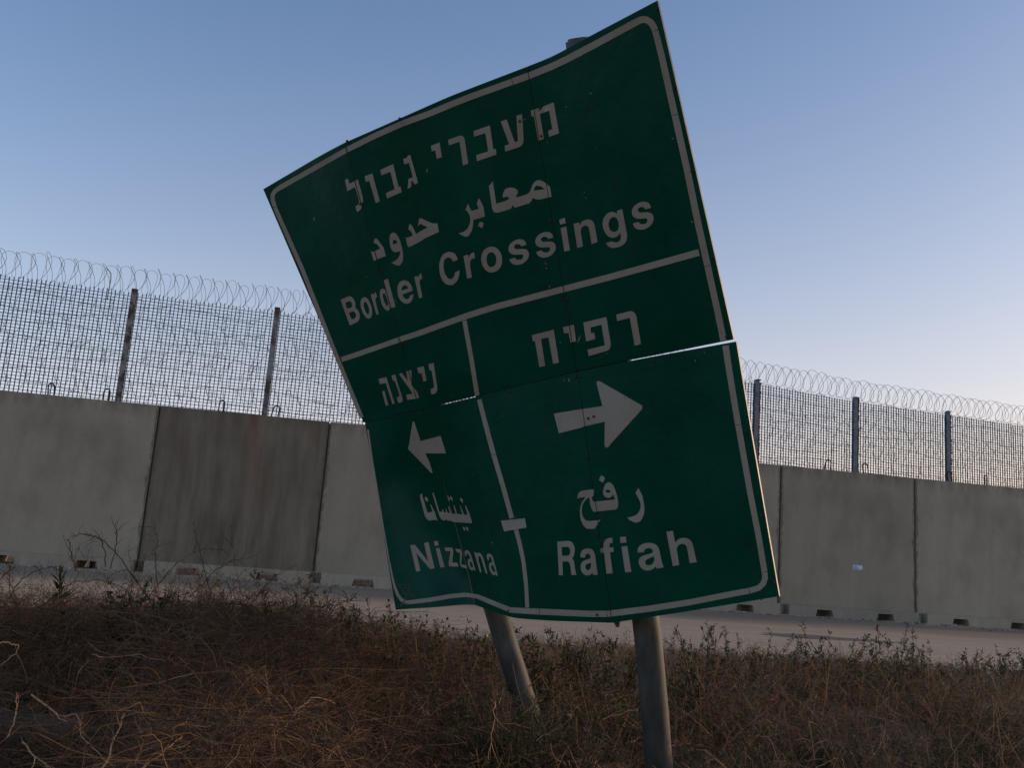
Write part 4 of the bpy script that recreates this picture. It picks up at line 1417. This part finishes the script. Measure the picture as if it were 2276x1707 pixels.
cR, cU, cF, cE = (np.array(v) for v in (Rv, Uv, Fv, EYE))
TOPX = [-200, 0, 200, 400, 600, 750, 900, 1000, 1150, 1300, 1450, 1600, 1750, 1900, 2050, 2276, 2500]
TOPY = [1384, 1382, 1376, 1368, 1376, 1394, 1425, 1440, 1432, 1425, 1440, 1462, 1468, 1462, 1482, 1500, 1505]


def veg_height(x, y):
    """how tall the growth stands at a ground position: tall thicket near left, low mat on the right, thinning to the road"""
    P = np.stack([x, y, np.zeros_like(x)], 1) - cE
    z = P @ cF
    px = CX + FPX * (P @ cR) / z          # bearing only
    ty = np.interp(px, TOPX, TOPY)
    slope = (ty - CY) / FPX
    # height at which the sight line to the thicket's brow passes this spot
    dv = cF[None] + ((px - CX) / FPX)[:, None] * cR - slope[:, None] * cU
    hd = np.linalg.norm(dv[:, :2], axis=1)
    h = cE[2] + np.hypot(x, y) / hd * dv[:, 2]
    d = z
    left = np.clip((820 - px) / 260, 0, 1)
    cap_r = np.interp(d, [2.2, 3.6, 4.6, 5.2, 7, 20], [.22, .27, .34, .52, .62, .62])
    cap_r = cap_r + .22 * np.exp(-((px - 1170) / 90) ** 2) * np.exp(-((d - 4.4) / .5) ** 2)
    cap_r = cap_r - .22 * np.exp(-((px - 1465) / 75) ** 2) * (d < 4.6)
    cap = left * np.interp(d, [2.2, 3.0, 4.5, 20], [.62, .80, 1.0, 1.0]) + (1 - left) * cap_r
    slab = (px < 260) & (d < 4.15)
    cap = np.where(slab, np.minimum(cap, .22), cap)
    return np.clip(np.minimum(h, cap), .03, 1.1), px, d


def scatter(n, rg, d0, d1, p0, p1, power=1.0):
    d = d0 + (d1 - d0) * rg.random(n) ** power
    px = rg.uniform(p0, p1, n)
    dv = cF[None] + ((px - CX) / FPX)[:, None] * cR - .3 * cU
    k = d / (dv @ cF)
    x, y = k * dv[:, 0], k * dv[:, 1]
    return x, y


def lumps(x, y):
    return .5 + .5 * (np.sin(x * 3.1 + np.sin(y * 2.3) * 1.5) * np.sin(y * 2.7 + np.sin(x * 1.9)))


# 1. tangled dead thicket on the left
rg = np.random.default_rng(5)
B1 = Batch()
n = 8500
x, y = scatter(n, rg, 2.6, 7.5, -260, 1060, 1.15)
h, px, d = veg_height(x, y)
keep = (px < 1000) | (rg.random(n) < .4)
x, y, h, px, d = (v[keep] for v in (x, y, h, px, d))
h = h * (.80 + .22 * lumps(x, y))
n = len(x)
z0 = gz_arr(x, y)
fr_ = 1 - rg.random(n) ** 1.8
start = np.stack([x, y, z0 + h * fr_ * .93], 1)
dirs = rand_dir(n, rg, -.35, .75)
P = walk(start, dirs, rg.uniform(.22, .62, n), 6, .26, .45, rg)
P[:, :, 2] = np.minimum(P[:, :, 2], (z0 + h * rg.uniform(.97, 1.07, n))[:, None])
B1.add(P, taper(n, 7, .0017, .0008, rg), BROWN, rg)
a, t, i = pick(P, rg, 3)
dd = t + rand_dir(len(a), rg) * .9
Q = walk(a, dd, rg.uniform(.08, .24, len(a)), 4, .3, .2, rg)
zmax = (z0 + h * 1.06)[i]
Q[:, :, 2] = np.minimum(Q[:, :, 2], zmax[:, None])
B1.add(Q, taper(len(a), 5, .0011, .0006, rg), BROWN, rg)
a, t, i = pick(Q, rg, 1)
W_ = walk(a, t + rand_dir(len(a), rg), rg.uniform(.03, .09, len(a)), 2, .3, .1, rg)
B1.add(W_, taper(len(a), 3, .0011, .0006, rg), BROWN, rg, 2)
# twiggy brow with tiny leaves where the thicket meets the road
n = 2000
x, y = scatter(n, rg, 4.4, 7.6, -200, 960)
h, px, d = veg_height(x, y)
z0 = gz_arr(x, y)
start = np.stack([x, y, z0 + h * rg.uniform(.65, .95, n)], 1)
P = walk(start, rand_dir(n, rg, .1, 1), rg.uniform(.10, .42, n) * np.clip((900 - px) / 350, .45, 1), 6, .28, .55, rg)
B1.add(P, taper(n, 7, .0016, .0008, rg), BROWN, rg)
a, t, i = pick(P, rg, 5, .2)
Q = walk(a, t + rand_dir(len(a), rg) * .9, rg.uniform(.04, .13, len(a)), 3, .35, 0, rg)
B1.add(Q, taper(len(a), 4, .001, .0006, rg), BROWN, rg)
a, t, i = pick(Q, rg, 1, .3)
Lf = walk(a, t + rand_dir(len(a), rg) * 1.2, rg.uniform(.012, .028, len(a)), 1, .1, 0, rg)
sel = rg.random(len(Lf)) < .7
B1.add(Lf[sel], taper(int(sel.sum()), 2, .0028, .0008, rg), GREEN, rg, 2)
o = link('dead_thicket', B1.mesh('dead_thicket'))
tag(o, 'tangled brown dead brush filling the lower left beside the leaning left post', 'brush', kind='stuff')

# 2. lower mat of dry weeds in the middle and on the right
rg = np.random.default_rng(9)
B2 = Batch()
n = 15500
x, y = scatter(n, rg, 2.3, 13.2, 780, 2560, 1.0)
h, px, d = veg_height(x, y)
dens = .45 + .55 * lumps(x * 1.3, y * 1.3)
keep = (rg.random(n) < dens) & (rg.random(n) < np.clip((13.6 - d) / 1.6, 0, 1))
x, y, h, px, d = (v[keep] for v in (x, y, h, px, d))
h = np.maximum(h * (.42 + .66 * lumps(x * 1.5, y * 1.5)), .05)
n = len(x)
z0 = gz_arr(x, y)
start = np.stack([x, y, z0 + h * rg.uniform(0, .55, n)], 1)
dirs = rand_dir(n, rg, .1, 1)
P = walk(start, dirs, np.clip(h * rg.uniform(.5, 1.0, n), .06, .5), 5, .28, .35, rg)
P[:, :, 2] = np.minimum(P[:, :, 2], (z0 + h * rg.uniform(.95, 1.1, n))[:, None])
B2.add(P, taper(n, 6, .0017, .0008, rg), STRAW * .62, rg)
a, t, i = pick(P, rg, 4)
Q = walk(a, t + rand_dir(len(a), rg) * .9, rg.uniform(.04, .15, len(a)), 3, .3, .1, rg)
gsel = lumps(P[i, 0, 0] * .8 + 4, P[i, 0, 1] * .9) > .62
B2.add(Q[~gsel], taper(int((~gsel).sum()), 4, .0012, .0007, rg), STRAW * .62, rg)
B2.add(Q[gsel], taper(int(gsel.sum()), 4, .0012, .0007, rg), GREEN * 1.2, rg)
a, t, i = pick(Q, rg, 2, .2)
Lf = walk(a, t + rand_dir(len(a), rg) * 1.1, rg.uniform(.014, .035, len(a)), 1, .1, 0, rg)
g2 = rg.random(len(Lf)) < .45
B2.add(Lf[g2], taper(int(g2.sum()), 2, .0024, .0007, rg), GREEN, rg, 2)
B2.add(Lf[~g2], taper(int((~g2).sum()), 2, .002, .0006, rg), STRAW * .7, rg, 2)
# denser separate clumps
for (cpx, cd, cr, ch, pal_) in [(1120, 4.3, .30, .50, GREEN), (1195, 4.45, .22, .46, GREEN), (1290, 5.6, .35, .42, STRAW * .5), (1060, 5.2, .3, .42, STRAW * .6), (1380, 5.4, .3, .5, GREEN),
                                (1660, 4.5, .3, .34, GREEN * .8), (1610, 6.2, .5, .45, STRAW * .6), (1760, 7.6, .5, .42, GREEN), (1880, 8.4, .6, .42, GREEN), (1990, 8.2, .6, .48, GREEN * .9), (1820, 5.2, .5, .34, GREEN * .7),
                                (1950, 4.6, .4, .3, STRAW * .5), (2120, 5.4, .5, .36, GREEN * .7), (2210, 6.4, .5, .42, GREEN), (2080, 7.4, .5, .4, STRAW * .5), (1690, 4.2, .35, .28, STRAW * .6), (1500, 6.8, .4, .42, GREEN),
                                (940, 5.6, .4, .42, STRAW * .6), (2240, 4.3, .4, .3, BROWN), (1250, 4.3, .3, .26, STRAW * .7)]:
    c_ = at(cpx, 1500, cd)
    m_ = 150
    st = np.stack([rg.normal(c_.x, cr * .25, m_), rg.normal(c_.y, cr * .25, m_), np.zeros(m_)], 1)
    st[:, 2] = gz_arr(st[:, 0], st[:, 1])
    dr = rand_dir(m_, rg, .35, 1)
    P = walk(st, dr, ch * rg.uniform(.6, 1.1, m_), 6, .16, .25, rg)
    B2.add(P, taper(m_, 7, .0019, .0009, rg), BROWN * .8, rg)
    a, t, i = pick(P, rg, 6, .25)
    Q = walk(a, t + rand_dir(len(a), rg) * .8, rg.uniform(.03, .11, len(a)), 3, .25, 0, rg)
    B2.add(Q, taper(len(a), 4, .0012, .0007, rg), pal_, rg)
    a, t, i = pick(Q, rg, 3, .2)
    L_ = walk(a, t + rand_dir(len(a), rg) * 1.1, rg.uniform(.014, .034, len(a)), 1, .1, 0, rg)
    B2.add(L_, taper(len(a), 2, .0028, .0009, rg), pal_, rg, 2)
# leafy upright shoots in the brow
for px_lo, px_hi, m_ in ((1480, 2300, 62), (980, 1400, 30), (300, 980, 34)):
    x, y = scatter(m_, rg, *((6.5, 11.0) if px_lo > 1000 else (4.8, 6.8)), px_lo, px_hi)
    h, px, d = veg_height(x, y)
    st = np.stack([x, y, gz_arr(x, y) + h * .4], 1)
    P = walk(st, rand_dir(m_, rg, .75, 1), h * .6 + rg.uniform(.04, .24, m_), 7, .08, .03, rg)
    B2.add(P, taper(m_, 8, .0022, .001, rg), BROWN * .8, rg)
    a, t, i = pick(P, rg, 4, .35)
    Q = walk(a, t + rand_dir(len(a), rg) * .5, rg.uniform(.04, .10, len(a)), 3, .12, -.1, rg)
    B2.add(Q, taper(len(a), 4, .0014, .0008, rg), BROWN * .8, rg)
    for src_, k_ in ((P, 22), (Q, 8)):
        a, t, i = pick(src_, rg, k_, .3)
        L_ = walk(a, t * .7 + rand_dir(len(a), rg), rg.uniform(.016, .038, len(a)), 2, .1, 0, rg)
        B2.add(L_, np.tile(np.array([[.0014, .0042, .0008]]), (len(a), 1)), GREEN, rg, 2)
# stalks standing up out of the mat
n = 1300
x, y = scatter(n, rg, 2.8, 12, 850, 2500)
h, px, d = veg_height(x, y)
st = np.stack([x, y, gz_arr(x, y)], 1)
P = walk(st, rand_dir(n, rg, .75, 1), np.maximum(h, .12) * rg.uniform(.9, 1.25, n), 5, .07, .05, rg)
B2.add(P, taper(n, 6, .0017, .0008, rg), STRAW, rg)
o = link('dry_weeds', B2.mesh('dry_weeds'))
tag(o, 'mat of dry brown and grey green weeds around both posts and along the road', 'weeds', kind='stuff')

# 3. fine dry grass lying at the very bottom
rg = np.random.default_rng(14)
B3 = Batch()
n = 15000
x, y = scatter(n, rg, 2.2, 7.5, -200, 2500, 1.2)
h, px, d = veg_height(x, y)
z0 = gz_arr(x, y)
start = np.stack([x, y, z0 + h * rg.random(n) * .8], 1)
keep = (px > 900) | (rg.random(n) < .3)
start, h, z0 = start[keep], h[keep], z0[keep]
n = len(h)
P = walk(start, rand_dir(n, rg, -.1, .9), rg.uniform(.08, .26, n), 4, .3, .5, rg)
P[:, :, 2] = np.minimum(P[:, :, 2], (z0 + h * 1.08)[:, None])
B3.add(P, taper(n, 5, .0014, .0006, rg), STRAW * .75, rg, 2)
o = link('dry_grass', B3.mesh('dry_grass'))
tag(o, 'thin dry straw and grass lying low among the weeds', 'dry grass', kind='stuff')

# gravel and crumbs of soil along both edges of the road
rg = np.random.default_rng(77)
n = 5200
sx = rg.uniform(-14, 22, n)
near = rg.random(n) < .75
off_ = np.where(near, rg.normal(11.1, .45, n), rg.gamma(1.5, .22, n) + .32)
px3 = np.array(wallp(0))[None] + np.outer(sx, np.array(wdir)) + np.outer(off_, np.array(wnor))
r0 = rg.gamma(2.0, .0055, n) + .004
P = np.zeros((n, 3, 3))
ax = rand_dir(n, rg, -.3, .3)
zz_g = gz_arr(px3[:, 0], px3[:, 1])
for k_, f_ in enumerate((-1, 0, 1)): P[:, k_] = px3 + ax * (r0 * f_ * 1.2)[:, None]
P[:, :, 2] += (zz_g + .006 + r0 * .35)[:, None]
R_ = np.stack([r0 * .45, r0, r0 * .4], 1)
b = Batch()
b.add(P, R_, np.array([[.42, .33, .25], [.28, .21, .15], [.5, .42, .34], [.2, .15, .11]]), rg, 5, .2)
o = link('gravel', b.mesh('gravel'))
tag(o, 'loose gravel and soil crumbs scattered along the edges of the road', 'gravel', kind='stuff')

# 4. single pale bent stems in the foreground thicket
def pale_stem(pts, r, lab, seed, side=5):
    r_ = np.random.default_rng(seed)
    C_ = catmull([at(*p) for p in pts], 5)
    P = np.array([[tuple(p) for p in C_]])
    P[:, 1:-1] += r_.normal(0, .0022, (1, P.shape[1] - 2, 3))
    b = Batch()
    b.add(P, np.linspace(r, r * .45, P.shape[1])[None], STRAW[:2] * 1.15, r_, 5, .1)
    t_ = link('dead_stem', b.mesh('dead_stem'))
    a, tg, i = pick(P, r_, side, .15, .95)
    Q = walk(a, tg + rand_dir(side, r_) * .8, r_.uniform(.04, .14, side), 4, .2, .1, r_)
    b2 = Batch()
    b2.add(Q, taper(side, 5, r * .5, r * .25, r_), STRAW * .9, r_, 3)
    o2 = link('side_twigs', b2.mesh('side_twigs'), None, t_)
    o2['kind'] = 'stuff'
    tag(t_, lab, 'dead stem', 'pale dead stems in the foreground')

stems = [
    ([(70, 1545, 3.0), (130, 1590, 2.95), (0 + 172, 1592, 2.95), (190, 1650, 2.9), (270, 1720, 2.8)], .0032, 'pale dead stem bending over beside the grey timber block'),
    ([(225, 1720, 2.7), (250, 1660, 2.75), (278, 1585, 2.8)], .0034, 'straight pale stem leaning right near the bottom left'),
    ([(310, 1715, 2.7), (368, 1665, 2.75), (405, 1635, 2.8), (420, 1595, 2.8)], .0036, 'thick curved pale stem with a hooked tip'),
    ([(50, 1650, 2.8), (90, 1690, 2.75), (125, 1720, 2.7)], .0030, 'short pale stem crossing the corner of the timber block'),
    ([(16, 1640, 2.9), (34, 1590, 2.9), (36, 1540, 2.95)], .0022, 'thin upright dead stem at the far left bottom edge'),
    ([(0, 1430, 3.3), (30, 1431, 3.3), (42, 1438, 3.3), (25, 1462, 3.3), (0, 1478, 3.3)], .0026, 'hooked pale twig at the left edge'),
    ([(205, 1455, 3.6), (240, 1462, 3.6), (300, 1457, 3.6), (368, 1467, 3.6), (385, 1445, 3.6)], .0022, 'long thin twig arching sideways over the thicket'),
    ([(395, 1660, 2.9), (440, 1663, 2.9), (480, 1682, 2.85), (540, 1700, 2.8)], .0028, 'pale twig lying almost flat at the bottom'),
    ([(600, 1640, 3.1), (640, 1610, 3.1), (660, 1580, 3.1), (700, 1550, 3.15), (745, 1565, 3.2)], .0026, 'pale zigzag stem left of the leaning post'),
    ([(540, 1550, 3.2), (560, 1600, 3.15), (600, 1650, 3.1), (610, 1700, 3.0)], .0026, 'pale stem falling to the right in the middle of the thicket'),
    ([(500, 1470, 3.5), (560, 1500, 3.45), (590, 1530, 3.4), (640, 1580, 3.35)], .0024, 'rusty brown stem arching down through the thicket'),
    ([(300, 1700, 2.75), (318, 1655, 2.8), (312, 1620, 2.8)], .0026, 'short forked pale stem between two longer ones'),
    ([(1340, 1600, 3.5), (1385, 1585, 3.5), (1420, 1578, 3.5)], .0020, 'thin pale stalk reaching toward the right post'),
    ([(1100, 1560, 3.6), (1095, 1620, 3.5), (1085, 1690, 3.4)], .0020, 'thin pale stalk hanging below the left post'),
]
for i_, (pts, r, lab) in enumerate(stems):
    pale_stem(pts, r, lab, 100 + i_)

# 5. upright leafy sprigs along the road edge, every one a plant of its own
def sprig_meshes(seed, h, nst, leafy, pal, lean=.5, leafscale=1.0, heads=None):
    r_ = np.random.default_rng(seed)
    bs, bl = Batch(), Batch()
    st = np.zeros((nst, 3)) + r_.normal(0, .02, (nst, 3)) * [1, 1, 0]
    dr = rand_dir(nst, r_, .5, 1)
    dr[:, :2] *= lean * 1.6
    P = walk(st, dr, h * r_.uniform(.65, 1.08, nst), 8, .09, .05, r_)
    bs.add(P, taper(nst, 9, .0024, .001, r_), BROWN * .8, r_, 4)
    a, t, i = pick(P, r_, 5, .3)
    Q = walk(a, t + rand_dir(len(a), r_) * .6, r_.uniform(.05, .14, len(a)) * (h / .4), 4, .15, -.15, r_)
    bs.add(Q, taper(len(a), 5, .0012, .0007, r_), BROWN * .8, r_, 3)
    for src, k_ in ((P, leafy), (Q, max(3, leafy // 3))):
        a, t, i = pick(src, r_, k_, .3)
        L_ = walk(a, t * .7 + rand_dir(len(a), r_), r_.uniform(.016, .040, len(a)) * leafscale, 2, .15, 0, r_)
        w_ = np.tile(np.array([[.0014, .0044, .0008]]), (len(a), 1)) * r_.uniform(.7, 1.3, (len(a), 1)) * leafscale
        bl.add(L_, w_, pal, r_, 2)
    ms = [bs.mesh('stems'), bl.mesh('leaves')]
    if heads is not None:
        bh = Batch()
        e = np.concatenate([P[:, -1], Q[:, -1]])
        e = e[r_.random(len(e)) < .7]
        up = walk(e, rand_dir(len(e), r_, .3, 1), np.full(len(e), .016), 3, .02, 0, r_)
        rr = np.tile(np.array([[.002, .0075, .008, .002]]), (len(e), 1)) * r_.uniform(.7, 1.2, (len(e), 1))
        bh.add(up, rr, heads, r_, 6)
        ms.append(bh.mesh('seed_heads'))
    return ms


DARKH = np.array([[.05, .03, .02], [.08, .045, .03]])
YEL = np.array([[.42, .30, .05], [.35, .26, .06]])
kinds = dict(
    needle=sprig_meshes(1, .46, 7, 26, GREEN * .9, .45, 1.0),
    needle2=sprig_meshes(2, .40, 9, 24, GREEN * .8, .6, 1.1),
    thorn=sprig_meshes(3, .5, 11, 14, GREEN * 1.1, .75, 1.2),
    seed=sprig_meshes(4, .45, 9, 6, BROWN, .5, .9, DARKH),
    yellow=sprig_meshes(5, .36, 8, 14, GREEN * 1.2, .5, 1.1, YEL),
    dry=sprig_meshes(6, .42, 10, 10, STRAW * .6, .6, .9),
)
sprigs = [  # kind, px of tip, py of tip, distance, height scale, label
    ('needle', 1265, 1385, 6.4, 1.0, 'tallest needle leaved green sprig between the two posts', None),
    ('needle2', 1232, 1410, 6.8, .9, 'smaller needle leaved sprig just left of the tallest one between the posts', None),
    ('needle', 1372, 1400, 6.6, .9, 'thin upright sprig close to the left side of the right post', None),
    ('needle2', 1335, 1420, 6.2, .8, 'low bushy sprig between the posts nearer the right one', None),
    ('needle2', 1205, 1440, 5.6, .8, 'green sprig growing against the lower part of the left post', None),
    ('thorn', 1130, 1500, 4.6, 1.0, 'thorny green bush growing in front of the left post', None),
    ('needle', 1058, 1365, 7.0, 1.0, 'slim sprig left of the left post reaching the road', None),
    ('needle', 1020, 1405, 6.2, .8, 'pale green sprig standing in the gap left of the left post', None),
    ('seed', 935, 1372, 6.6, 1.0, 'dry brown plant with dark round seed heads below the sign corner', None),
    ('seed', 985, 1390, 6.9, .9, 'second seed head plant, right of the one below the sign corner', None),
    ('seed', 905, 1395, 6.0, .9, 'seed head plant farthest left, half buried in the thicket', None),
    ('needle', 797, 1325, 5.6, 1.1, 'tall dark green sprig against the road at the right end of the thicket', None),
    ('needle', 700, 1322, 5.4, 1.1, 'leafy green sprig above the thicket, left of the tall dark one', None),
    ('needle2', 745, 1345, 5.3, .9, 'short leafy sprig between the two taller ones at the thicket end', None),
    ('needle2', 590, 1330, 5.2, .9, 'small green sprig on the brow in the middle of the thicket', None),
    ('needle2', 445, 1325, 5.0, .9, 'small green sprig on the brow above the thicket centre', None),
    ('needle2', 225, 1262, 4.8, 1.0, 'green tuft high on the brow below the second footing pocket', None),
    ('needle', 300, 1270, 4.9, .9, 'upright brown green tuft below the first wall joint', None),
    ('needle', 1562, 1378, 7.6, 1.0, 'single tall sprig right of the right post', None),
    ('needle2', 1520, 1450, 6.4, .8, 'low sprig touching the right side of the right post', None),
    ('needle2', 1665, 1438, 8.2, .9, 'leafy sprig under the lower right corner of the sign', None),
    ('needle', 1608, 1445, 7.8, .8, 'small sprig between the single tall one and the sign corner', None),
    ('thorn', 1800, 1420, 8.6, 1.0, 'green thorny plant left of the larger spreading one', None),
    ('thorn', 1955, 1392, 8.4, 1.25, 'largest spreading thorny plant against the road on the right', None),
    ('thorn', 2015, 1430, 8.2, 1.0, 'thorny plant growing into the right side of the largest one', None),
    ('yellow', 1870, 1440, 8.6, .9, 'small plant with yellow flower heads between the thorny plants', None),
    ('dry', 2110, 1445, 9.2, .9, 'thin dry grass tuft right of the thorny plants', None),
    ('dry', 2165, 1452, 9.6, .9, 'pale straw tuft near the right edge', None),
    ('needle', 2228, 1450, 9.0, .8, 'single slim sprig near the right edge of the view', None),
    ('dry', 2270, 1470, 8.6, .9, 'reddish dry sprig cut by the right edge of the view', None),
]
for i_, (kd, px, py, dpt, sc, lab, _) in enumerate(sprigs):
    tip = at(px, py, dpt)
    gz = ground_z(tip.x, tip.y)
    t_ = empty('weed_plant', (tip.x, tip.y, gz), lab, 'weed', 'upright weeds along the road edge')
    hh = {'needle': .46, 'needle2': .42, 'thorn': .5, 'seed': .45, 'yellow': .38, 'dry': .42}[kd]
    s_ = max(.5, (tip.z - gz) / hh)
    t_.scale = (min(s_, 1.25) * sc, min(s_, 1.25) * sc, s_)
    t_.rotation_euler = (0, 0, i_ * 1.7)
    for me in kinds[kd]:
        p_ = link(me.name.split('.')[0], me, None, t_)
        if me.name.startswith(('leaves', 'seed')): p_['kind'] = 'stuff'

# 6. long arching twigs rising over the brow at the left
ARCH_LABELS = ['twig with a hooked tip arching left, tallest of those over the second footing pocket', 'twig curving left just under the hooked one', 'upright twig with a bent tip right of the hooked one', 'short twig bending left, leftmost of the group over the second pocket', 'twig rising in front of the first wall joint at its right', 'tallest straight twig standing before the left half of the stained panel', 'twig leaning right across the lower stained panel', 'lower twig leaning right beneath the other leaning one', 'short twig reaching toward the fourth footing pocket', 'low arched twig crossing the road at the far left', 'short twig at the left edge of the view, over the road', 'drooping twig at the right end of the thicket brow', 'flat arched twig lying over the brow below the first panel', 'thin twig standing in front of the lower left corner of the sign']
arches = [
    [(330, 1330, 4.4), (270, 1245, 4.4), (225, 1200, 4.4), (180, 1187, 4.4), (158, 1195, 4.4)],
    [(235, 1260, 4.5), (232, 1215, 4.5), (212, 1192, 4.5), (190, 1186, 4.5)],
    [(245, 1265, 4.5), (257, 1215, 4.5), (258, 1180, 4.5), (250, 1160, 4.5)],
    [(170, 1268, 4.6), (158, 1230, 4.6), (153, 1203, 4.6), (148, 1198, 4.6)],
    [(350, 1300, 4.5), (345, 1240, 4.5), (350, 1195, 4.5), (338, 1172, 4.5)],
    [(470, 1330, 4.6), (450, 1250, 4.6), (435, 1190, 4.6), (430, 1158, 4.6)],
    [(330, 1330, 4.6), (380, 1265, 4.6), (440, 1225, 4.6), (500, 1222, 4.6)],
    [(420, 1330, 4.5), (470, 1275, 4.5), (520, 1245, 4.5), (560, 1240, 4.5)],
    [(560, 1340, 4.7), (600, 1290, 4.7), (640, 1265, 4.7)],
    [(20, 1330, 4.5), (60, 1280, 4.5), (110, 1262, 4.5), (150, 1275, 4.5)],
    [(0, 1290, 4.4), (20, 1268, 4.4), (24, 1260, 4.4)],
    [(690, 1350, 5.0), (740, 1345, 5.0), (770, 1335, 5.0), (762, 1310, 5.0)],
    [(100, 1345, 4.4), (150, 1300, 4.4), (220, 1290, 4.4), (280, 1310, 4.4)],
    [(890, 1348, 4.0), (905, 1322, 4.0), (912, 1296, 4.0)],
]
for i_, pts in enumerate(arches):
    r_ = np.random.default_rng(300 + i_)
    C_ = catmull([at(*p) for p in pts], 5)
    P = np.array([[tuple(p) for p in C_]])
    P[:, 1:-1] += r_.normal(0, .003, (1, P.shape[1] - 2, 3))
    b = Batch()
    b.add(P, np.linspace(.0026, .0012, P.shape[1])[None], BROWN[:2] * .8, r_, 4, .1)
    t_ = link('arching_twig', b.mesh('arching_twig'))
    a, tg, _i = pick(P, r_, 12, .1, 1)
    Q = walk(a, tg + rand_dir(12, r_) * .9, r_.uniform(.03, .10, 12), 3, .3, 0, r_)
    b2 = Batch()
    b2.add(Q, taper(12, 4, .0012, .0007, r_), BROWN * .8, r_, 3)
    o2 = link('side_twigs', b2.mesh('side_twigs'), None, t_)
    o2['kind'] = 'stuff'
    tag(t_, "bare " + ARCH_LABELS[i_], "twig", 'bare twigs rising over the thicket')

# ------------------------------------------------------------------ weathered timber block, bottom left
pb = at(70, 1660, 4.15)
zt = at(60, 1612, 4.2).z
gzb = ground_z(pb.x, pb.y)
blk = empty('timber_block', (at(0, 1650, 4.25).x, at(0, 1650, 4.25).y, gzb), 'weathered grey timber block half hidden by twigs in the bottom left corner', 'timber block', rz=.10)
right_x = (at(134, 1650, 4.2) - Vector(blk.location)).x
wz = mat_simple('weathered_grey_timber', (.15, .098, .062), (.32, .22, .15), 3, 1.0, .0, 0, (1, 6, 9), bump=.8)
zz_ = 0.0
hgt = max(.15, zt - gzb)
for i_, f_ in enumerate((.30, .34, .36)):
    bm = bmesh.new()
    box(bm, -.9, right_x + (.0, -.02, .012)[i_], -.12, .22, zz_, zz_ + hgt * f_ - .008)
    bmesh.ops.subdivide_edges(bm, edges=[e for e in bm.edges if abs(e.verts[0].co.x - e.verts[1].co.x) > .5], cuts=14)
    r_ = random.Random(i_)
    for v in bm.verts: v.co += Vector((0, r_.uniform(-.006, .006), r_.uniform(-.004, .004)))
    bmesh.ops.bevel(bm, geom=[e for e in bm.edges if len(e.link_faces) == 2 and e.calc_face_angle(0) > .8], offset=.006, segments=1, affect='EDGES')
    from_bm('timber_layer', bm, wz, blk)
    zz_ += hgt * f_ + .002
print('tris', B1.tri(), B2.tri(), B3.tri())
